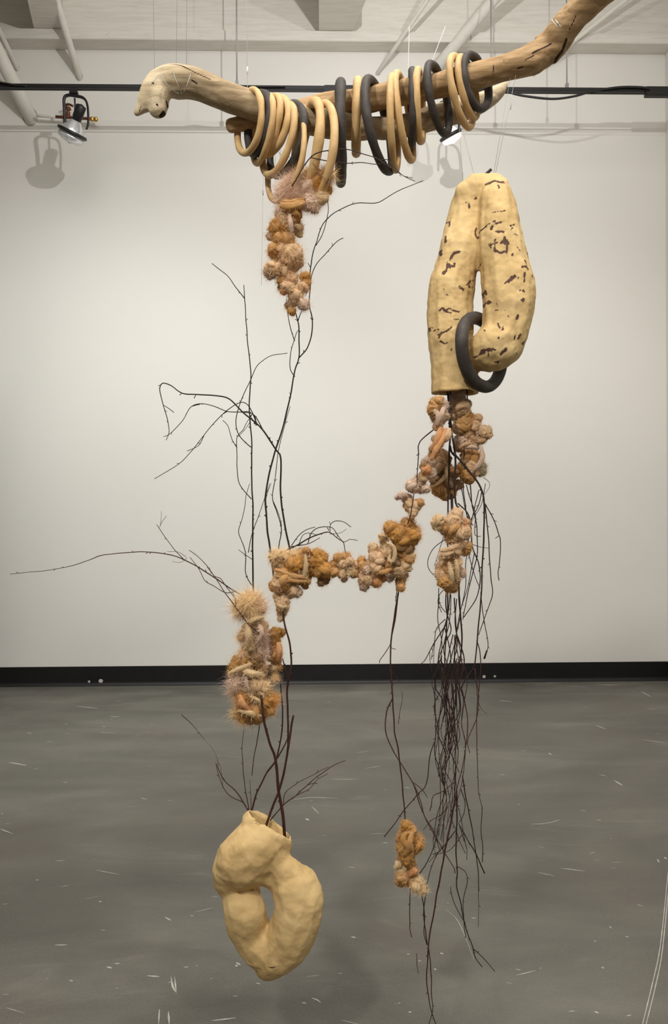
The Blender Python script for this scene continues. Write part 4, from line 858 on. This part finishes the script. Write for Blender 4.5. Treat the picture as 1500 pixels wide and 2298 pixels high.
garland('pinkish orange wool chain linking the big vessel to the middle garland', 1.95,
 [(980, 905, 14, 'o'), (972, 920, 12, 'o'), (995, 912, 12, 'k'), (991, 926, 12, 'k'), (984, 940, 12, 'p'), (1000, 936, 9, 'p'), (984, 956, 11, 'p'), (976, 984, 7, 'p'), (972, 1006, 8, 'p'), (994, 975, 11, 'a'), (984, 995, 11, 'a'), (975, 1018, 10, 'a'),
  (964, 1036, 12, 'k'), (952, 1046, 8, 'b'), (958, 1055, 11, 'a'), (969, 1062, 11, 'k'), (950, 1071, 11, 'p'), (940, 1081, 14, 'k'), (926, 1092, 13, 'k'), (945, 1096, 11, 'k'), (956, 1098, 9, 'k'), (901, 1112, 8, 'k'), (892, 1117, 5, 'k'), (914, 1120, 11, 'k'),
  (920, 1135, 13, 'p'), (934, 1136, 12, 'p'), (940, 1130, 10, 'o'), (928, 1149, 10, 'p'), (925, 1161, 6, 'o')],
 [([(1002, 962), (994, 985), (980, 1008), (968, 1032)], 7, 'a'), ([(990, 960), (982, 985), (972, 1008)], 7, 'a'), ([(1008, 962), (1005, 980), (996, 990)], 7, 'p'), ([(975, 920), (985, 935), (980, 955)], 6, 'k'), ([(996, 915), (992, 930), (988, 948)], 6, 'k')], 4, 0.0100)
garland('tan wool garland hanging on the right side under the large vessel', 2.03,
 [(1025, 902, 17, 'k'), (1036, 916, 16, 'p'), (1022, 930, 13, 'k'), (1046, 930, 14, 'o'), (1040, 950, 17, 'o'), (1047, 908, 11, 'k'), (1030, 960, 13, 'p'), (1065, 946, 13, 'o'), (1074, 938, 9, 'p'), (1068, 956, 11, 'p'), (1090, 970, 13, 'p'), (1080, 984, 12, 'p'), (1096, 964, 8, 'c'),
  (1050, 980, 18, 'p'), (1036, 990, 15, 'k'), (1060, 1000, 14, 'k'), (1031, 1004, 11, 'b'), (1055, 1020, 18, 'o'), (1065, 1030, 17, 'm'), (1050, 1036, 15, 'b'), (1040, 1050, 14, 'o'), (1060, 1050, 15, 'p'), (1075, 1040, 9, 'k'), (1081, 1046, 10, 'w', 1.5), (1080, 1059, 10, 'w', 1.5), (1046, 1068, 13, 'o'), (1056, 1074, 11, 'o')],
 [([(1080, 1002), (1083, 1025), (1074, 1045), (1062, 1056)], 5, 'k'), ([(1035, 1002), (1048, 996), (1056, 995)], 4, 'p'), ([(1045, 1005), (1060, 1003), (1072, 1008)], 4, 'k')], 5, 0.0112)
garland('shadowy brown olive ball of wool behind the twigs, centre of the right bundle', 2.06,
 [(995, 1025, 14, 'b'), (985, 1046, 18, 'b'), (1000, 1060, 20, 'b'), (976, 1076, 11, 'b'), (1005, 1085, 18, 'b'), (990, 1095, 18, 'o'), (1010, 1104, 14, 'o'), (1020, 1060, 11, 'o'), (1028, 1088, 11, 'p'), (1000, 1111, 11, 'o'), (978, 1090, 11, 'b')],
 [([(1000, 1048), (1002, 1066), (992, 1078), (978, 1090)], 4, 'c'), ([(985, 1032), (992, 1040), (988, 1052)], 4, 'o')], 6, 0.0088)
garland('peach wool garland wound on the right bundle just below its middle', 1.95,
 [(1025, 1156, 13, 'p'), (1020, 1170, 17, 'p'), (985, 1170, 13, 'c'), (981, 1178, 11, 'c'), (990, 1186, 8, 'k'), (1000, 1190, 11, 'k'), (1040, 1176, 11, 'a'), (1049, 1171, 7, 'p'), (1045, 1195, 13, 'p'), (1015, 1186, 16, 'o'), (1030, 1200, 15, 'p'), (1012, 1206, 13, 'p'), (1030, 1220, 14, 'p'),
  (1044, 1234, 13, 'o'), (1050, 1226, 9, 'o'), (1001, 1250, 13, 'p'), (1012, 1260, 13, 'a'), (996, 1270, 14, 'p'), (991, 1290, 13, 'p'), (1010, 1280, 13, 'o'), (1035, 1282, 9, 'k'), (1039, 1289, 7, 'k'), (1005, 1305, 14, 'o'), (1014, 1317, 12, 'o'), (1020, 1323, 7, 'b'), (996, 1308, 11, 'o'), (1024, 1300, 10, 'p'), (1022, 1240, 12, 'p'), (1028, 1262, 10, 'p')],
 [([(988, 1236), (1008, 1232), (1030, 1222)], 5, 'p'), ([(990, 1246), (1005, 1243), (1022, 1236)], 5, 'p'), ([(1008, 1262), (1013, 1285), (1016, 1308)], 5, 'c'), ([(1024, 1256), (1027, 1275), (1029, 1300)], 4.5, 'c')], 7, 0.0125)
garland('cream and orange wool garland at lower left with frayed pale top', 1.93,
 [(560, 1354, 19, 'c', 1.9), (546, 1360, 15, 'c', 2.0), (578, 1359, 14, 'k', 1.6), (588, 1367, 9, 'p'), (541, 1374, 10, 'k', 2.2), (565, 1373, 15, 'c', 1.5), (572, 1388, 11, 'c'), (580, 1401, 11, 'p'), (560, 1410, 13, 'c'), (590, 1406, 11, 'p'), (549, 1426, 11, 'p', 1.4), (542, 1431, 8, 'p', 1.6), (562, 1430, 13, 'c'),
  (584, 1425, 13, 'k', 1.5), (594, 1441, 10, 'k', 1.8), (560, 1450, 13, 'c'), (556, 1461, 13, 'c'), (575, 1450, 12, 'k', 1.4), (588, 1462, 11, 'k', 1.8), (546, 1470, 9, 'p', 1.4), (535, 1487, 12, 'm'), (526, 1495, 10, 'm'), (549, 1482, 11, 'm'), (560, 1490, 13, 'o'), (575, 1481, 13, 'b'), (584, 1495, 12, 'p', 1.4), (580, 1506, 12, 'o'), (522, 1513, 6, 'c'),
  (531, 1530, 12, 'k', 1.6), (546, 1526, 13, 'k', 1.3), (526, 1549, 10, 'k', 1.8), (550, 1545, 13, 'p'), (575, 1536, 15, 'p'), (590, 1546, 12, 'c', 1.4), (570, 1555, 13, 'p'), (595, 1560, 13, 'o'), (546, 1566, 13, 'm'), (541, 1576, 11, 'a'), (561, 1580, 11, 'k'), (566, 1570, 9, 'p'), (600, 1574, 14, 'm', 1.3), (590, 1581, 13, 'm'), (610, 1580, 10, 'a', 1.5), (616, 1569, 7, 'o', 1.8),
  (604, 1594, 11, 'o'), (575, 1595, 15, 'o'), (546, 1590, 13, 'o'), (532, 1602, 10, 'c', 1.6), (550, 1607, 12, 'o', 1.3), (575, 1611, 13, 'o'), (589, 1604, 11, 'o'), (560, 1617, 8, 'b')],
 [([(555, 1398), (575, 1389), (592, 1385)], 4.5, 'c'), ([(515, 1511), (540, 1500), (564, 1490)], 5, 'c'), ([(545, 1505), (566, 1512), (588, 1513)], 7, 'c'), ([(538, 1560), (546, 1580), (556, 1592)], 7, 'a'), ([(560, 1562), (580, 1572), (596, 1590)], 4, 'c'), ([(555, 1400), (558, 1425), (556, 1450)], 7, 'c'), ([(582, 1402), (588, 1420), (580, 1440)], 5, 'k'), ([(535, 1595), (560, 1600), (590, 1608)], 5, 'c'), ([(552, 1518), (554, 1535), (560, 1552)], 4, 'k'), ([(570, 1520), (572, 1540), (566, 1556)], 4, 'c')], 8, 0.0175)
garland('small mustard wool tuft between the lower left garland and the long stems', 1.97,
 [(602, 1429, 10, 'm'), (615, 1423, 12, 'm'), (629, 1421, 10, 'm'), (606, 1440, 9, 'o'), (618, 1436, 11, 'm'), (618, 1455, 12, 'a'), (622, 1470, 11, 'o'), (611, 1475, 11, 'o'), (620, 1485, 11, 'o'), (625, 1496, 8, 'o'), (615, 1500, 6, 'c'), (617, 1514, 4, 'c', 2), (618, 1524, 3, 'c', 2.5)],
 [([(625, 1442), (627, 1460), (625, 1480)], 6, 'a')], 9, 0.012)
garland('short ochre wool tuft hanging alone at lower right above the floor', 1.99,
 [(913, 1854, 10, 'm', 1.3), (920, 1863, 11, 'o'), (910, 1869, 11, 'o'), (905, 1886, 12, 'm'), (922, 1881, 13, 'm'), (937, 1886, 11, 'o', 1.4), (939, 1898, 10, 'm', 1.4), (930, 1905, 11, 'm'), (905, 1905, 11, 'm'), (915, 1920, 13, 'm'), (908, 1930, 11, 'm'), (895, 1941, 7, 'c'), (920, 1940, 11, 'o'), (900, 1955, 9, 'c'),
  (904, 1971, 11, 'o'), (915, 1974, 11, 'o'), (925, 1955, 10, 'a'), (930, 1965, 8, 'c'), (925, 1981, 8, 'o'), (939, 1979, 9, 'c', 1.5), (935, 1992, 9, 'c', 1.6), (947, 1995, 8, 'c', 1.9), (900, 1980, 9, 'o')],
 [([(913, 1868), (905, 1885), (916, 1900), (908, 1920)], 6, 'm'), ([(925, 1870), (920, 1890), (926, 1910)], 6, 'o')], 10, 0.0112)

# ------------------------------------------------------------------ hanging lines
def lines(name, label, segs, m=NYLON, cat='line', r=0.0005):
    t = thing(name, label, cat, segs[0][0])
    for a, b, *rr_ in segs: tube('strand', [a, a.lerp(b, .5), b], rr_[0] if rr_ else r, m, t, 5, 0.5)
    return t
def toceil(p, tx=0.0, ty=0.0):
    return Vector((p.x + tx, p.y + ty, ZC))
lines('fishing_line', 'clear fishing lines holding up the snout end of the pale driftwood', [(P(347, 168, YA), toceil(P(347, 168, YA), -.03)), (P(396, 152, YA), toceil(P(396, 152, YA), .05)), (P(418, 166, YA), toceil(P(418, 166, YA), .05))])
lines('white_twine', 'white cord rising from the leftmost rings with a small crimp', [(P(556, 208, YA), toceil(P(556, 208, YA), -.03), 0.0007), (P(555.5, 150, YA), P(555, 166, YA), 0.0022)], STRING)
lines('white_twine', 'pair of white cords rising behind the rings right of middle', [(P(916, 190, YB), P(919, 60, YB + .1), 0.0008), (P(965, 150, YB), P(1000, 60, YB + .1), 0.0009)], STRING)
lines('white_twine', 'white cord rising beside the rightmost charcoal ring', [(P(1107, 140, YB), toceil(P(1107, 140, YB), .02), 0.0010)], STRING)
lines('fishing_line', 'clear fishing lines suspending the large flecked vessel', [(P(1040, 412, 2.0), P(1031, 280, 2.0)), (P(1067, 402, 2.0), P(1041, 300, 2.0)), (P(1112, 392, 1.98), P(1160, 160, 1.98)), (P(1108, 392, 1.98), P(1150, 150, 1.99)), (P(1146, 246, 1.98), P(1151, 224, 1.98), 0.0012)])
lines('fishing_line', 'clear fishing lines dropping from the left rings past the top left wool', [(P(587, 640, 1.99), P(592, 350, 1.99), .0004), (P(590, 428, 1.985), P(590.5, 438, 1.985), 0.0018), (P(618, 640, 1.97), P(618, 350, 1.97), .0004), (P(629, 440, 1.95), P(629, 320, 1.97), .0004), (P(645, 415, 1.95), P(637, 380, 1.95), .0006), (P(664, 362, 1.93), P(637, 343, 1.95), .0009), (P(635, 352, 1.95), P(614, 328, 1.95), .0005)])
lines('fishing_line', 'clear fishing line hanging beside the lower wool toward the vessel', [(P(568, 1700, 1.96), P(566, 1620, 1.96), 0.0004)])

# ------------------------------------------------------------------ scuffs on the floor
def ground(x, y):
    d = fwd * F_ + rt * (x - W_ / 2) + up * (H_ / 2 - y); return CAM + d * (-CAM.z / d.z)
verts, faces = [], []
def scuff(pts, w, end=0.3):
    g = [ground(*p) for p in pts]; path, ts = catmull(g, 0.03); b0 = len(verts)
    for i, (p, t) in enumerate(zip(path, ts)):
        a = path[max(0, i - 1)]; b_ = path[min(len(path) - 1, i + 1)]; d = (b_ - a); d.z = 0; d.normalize(); s = Vector((-d.y, d.x, 0)) * w * (end + (1 - end) * math.sin(math.pi * t)) * (1 + 0.5 * mnoise.noise(p * 40))
        for q_ in (p - s, p + s): verts.append(Vector((q_.x, q_.y, 0.0006)))
    for i in range(len(path) - 1): faces.append((b0 + 2 * i, b0 + 2 * i + 1, b0 + 2 * i + 3, b0 + 2 * i + 2))
scuff([(1502, 1940), (1497, 1990), (1490, 2060), (1480, 2140), (1462, 2220), (1443, 2298)], 0.0013, 0.9)
scuff([(1502, 1985), (1495, 2060), (1485, 2150), (1468, 2230), (1451, 2298)], 0.0013, 0.9)
for pts, w in [([(1338, 1628), (1360, 1636)], .006), ([(1380, 1752), (1398, 1763)], .006), ([(1232, 1690), (1238, 1694)], .006), ([(1456, 1590), (1474, 1593)], .005), ([(1345, 1738), (1362, 1742)], .004), ([(1340, 1537), (1390, 1537)], .006), ([(1440, 1552), (1462, 1564)], .006),
     ([(384, 2192), (388, 2215), (396, 2228)], .003), ([(392, 2192), (396, 2230)], .002), ([(358, 2265), (356, 2298)], .003), ([(378, 2270), (380, 2298)], .003), ([(330, 2190), (358, 2192)], .004), ([(530, 2160), (540, 2166)], .003), ([(528, 2167), (534, 2168)], .005), ([(686, 1837), (694, 1841)], .007),
     ([(700, 1810), (716, 1826)], .003), ([(939, 2156), (946, 2157)], .004), ([(988, 2139), (996, 2141)], .004), ([(974, 2175), (980, 2176)], .004), ([(1190, 1850), (1225, 1848), (1258, 1840)], .003), ([(1208, 1958), (1245, 1966)], .003), ([(1000, 2040), (1030, 2070), (1065, 2155)], .0012),
     ([(230, 1630), (236, 1631)], .006), ([(222, 2023), (228, 2024)], .005), ([(240, 2170), (252, 2173)], .004), ([(370, 2058), (384, 2066)], .003), ([(700, 2240), (712, 2244), (720, 2250)], .003), ([(678, 2250), (688, 2252)], .003), ([(1350, 2171), (1357, 2173)], .004), ([(1335, 2270), (1344, 2274)], .004),
     ([(1404, 2102), (1412, 2103)], .004), ([(1430, 2030), (1444, 2034)], .003), ([(1476, 1928), (1480, 1936)], .004), ([(1492, 1924), (1497, 1928)], .005), ([(20, 1711), (60, 1718)], .006), ([(0, 1860), (30, 1872)], .003), ([(800, 1690), (830, 1685)], .002), ([(590, 2128), (612, 2122)], .003), ([(648, 1796), (700, 1790), (760, 1792)], .003),
     ([(1120, 1572), (1150, 1575)], .006), ([(172, 1585), (220, 1590)], .006), ([(248, 1608), (270, 1609)], .006), ([(60, 1645), (72, 1646)], .006), ([(1275, 1490 + 50), (1320, 1541)], .004), ([(930, 1995), (952, 2010)], .0012), ([(475, 2013), (492, 2012)], .0015), ([(1440, 1660), (1500, 1668)], .004)]:
    scuff(pts, w)
rs = random.Random(9)
for _ in range(90):
    x, y = rs.uniform(0, 1500), 1540 + 760 * rs.random() ** 1.1; k = (y - 1149) / 400
    a = rs.choice((0.1, 0.35, -0.25, 2.6)) + rs.uniform(-.3, .3); L = rs.uniform(4, 16) if rs.random() < .75 else rs.uniform(20, 60)
    scuff([(x, y), (x + L * math.cos(a), y + L * math.sin(a) * .4)], rs.uniform(.0010, .003) if L > 16 else rs.uniform(.0015, .0035))
me = bpy.data.meshes.new('scuff_marks'); me.from_pydata(verts, [], faces); o = link('scuff_marks', me, SCUFF, fl, False); o['kind'] = 'stuff'
# chipped putty spots low on the baseboard
for x, y, r, l in ((1087, 1519, 4, 'larger pale blob stuck low on the black baseboard at right'), (1111, 1518, 3, 'smaller pale blob stuck low on the black baseboard at right'), (226, 1529, 5, 'larger pale smudge low on the black baseboard at left'), (200, 1530, 3, 'smaller pale smudge low on the black baseboard at left')):
    bm = bmesh.new(); bmesh.ops.create_icosphere(bm, subdivisions=2, radius=M(r, YW), matrix=Matrix.Translation((0, 0, 0)) @ Matrix.Diagonal((1, .3, 1, 1)))
    for v in bm.verts: v.co *= 1 + 0.3 * mnoise.noise(v.co * 150 + Vector((x, 0, 0)))
    o = link('putty_spot', bm_me(bm, 'putty'), SCUFF); o.location = P(x, y, YW - .012); tag(o, l, 'putty', 'putty spots on the baseboard')
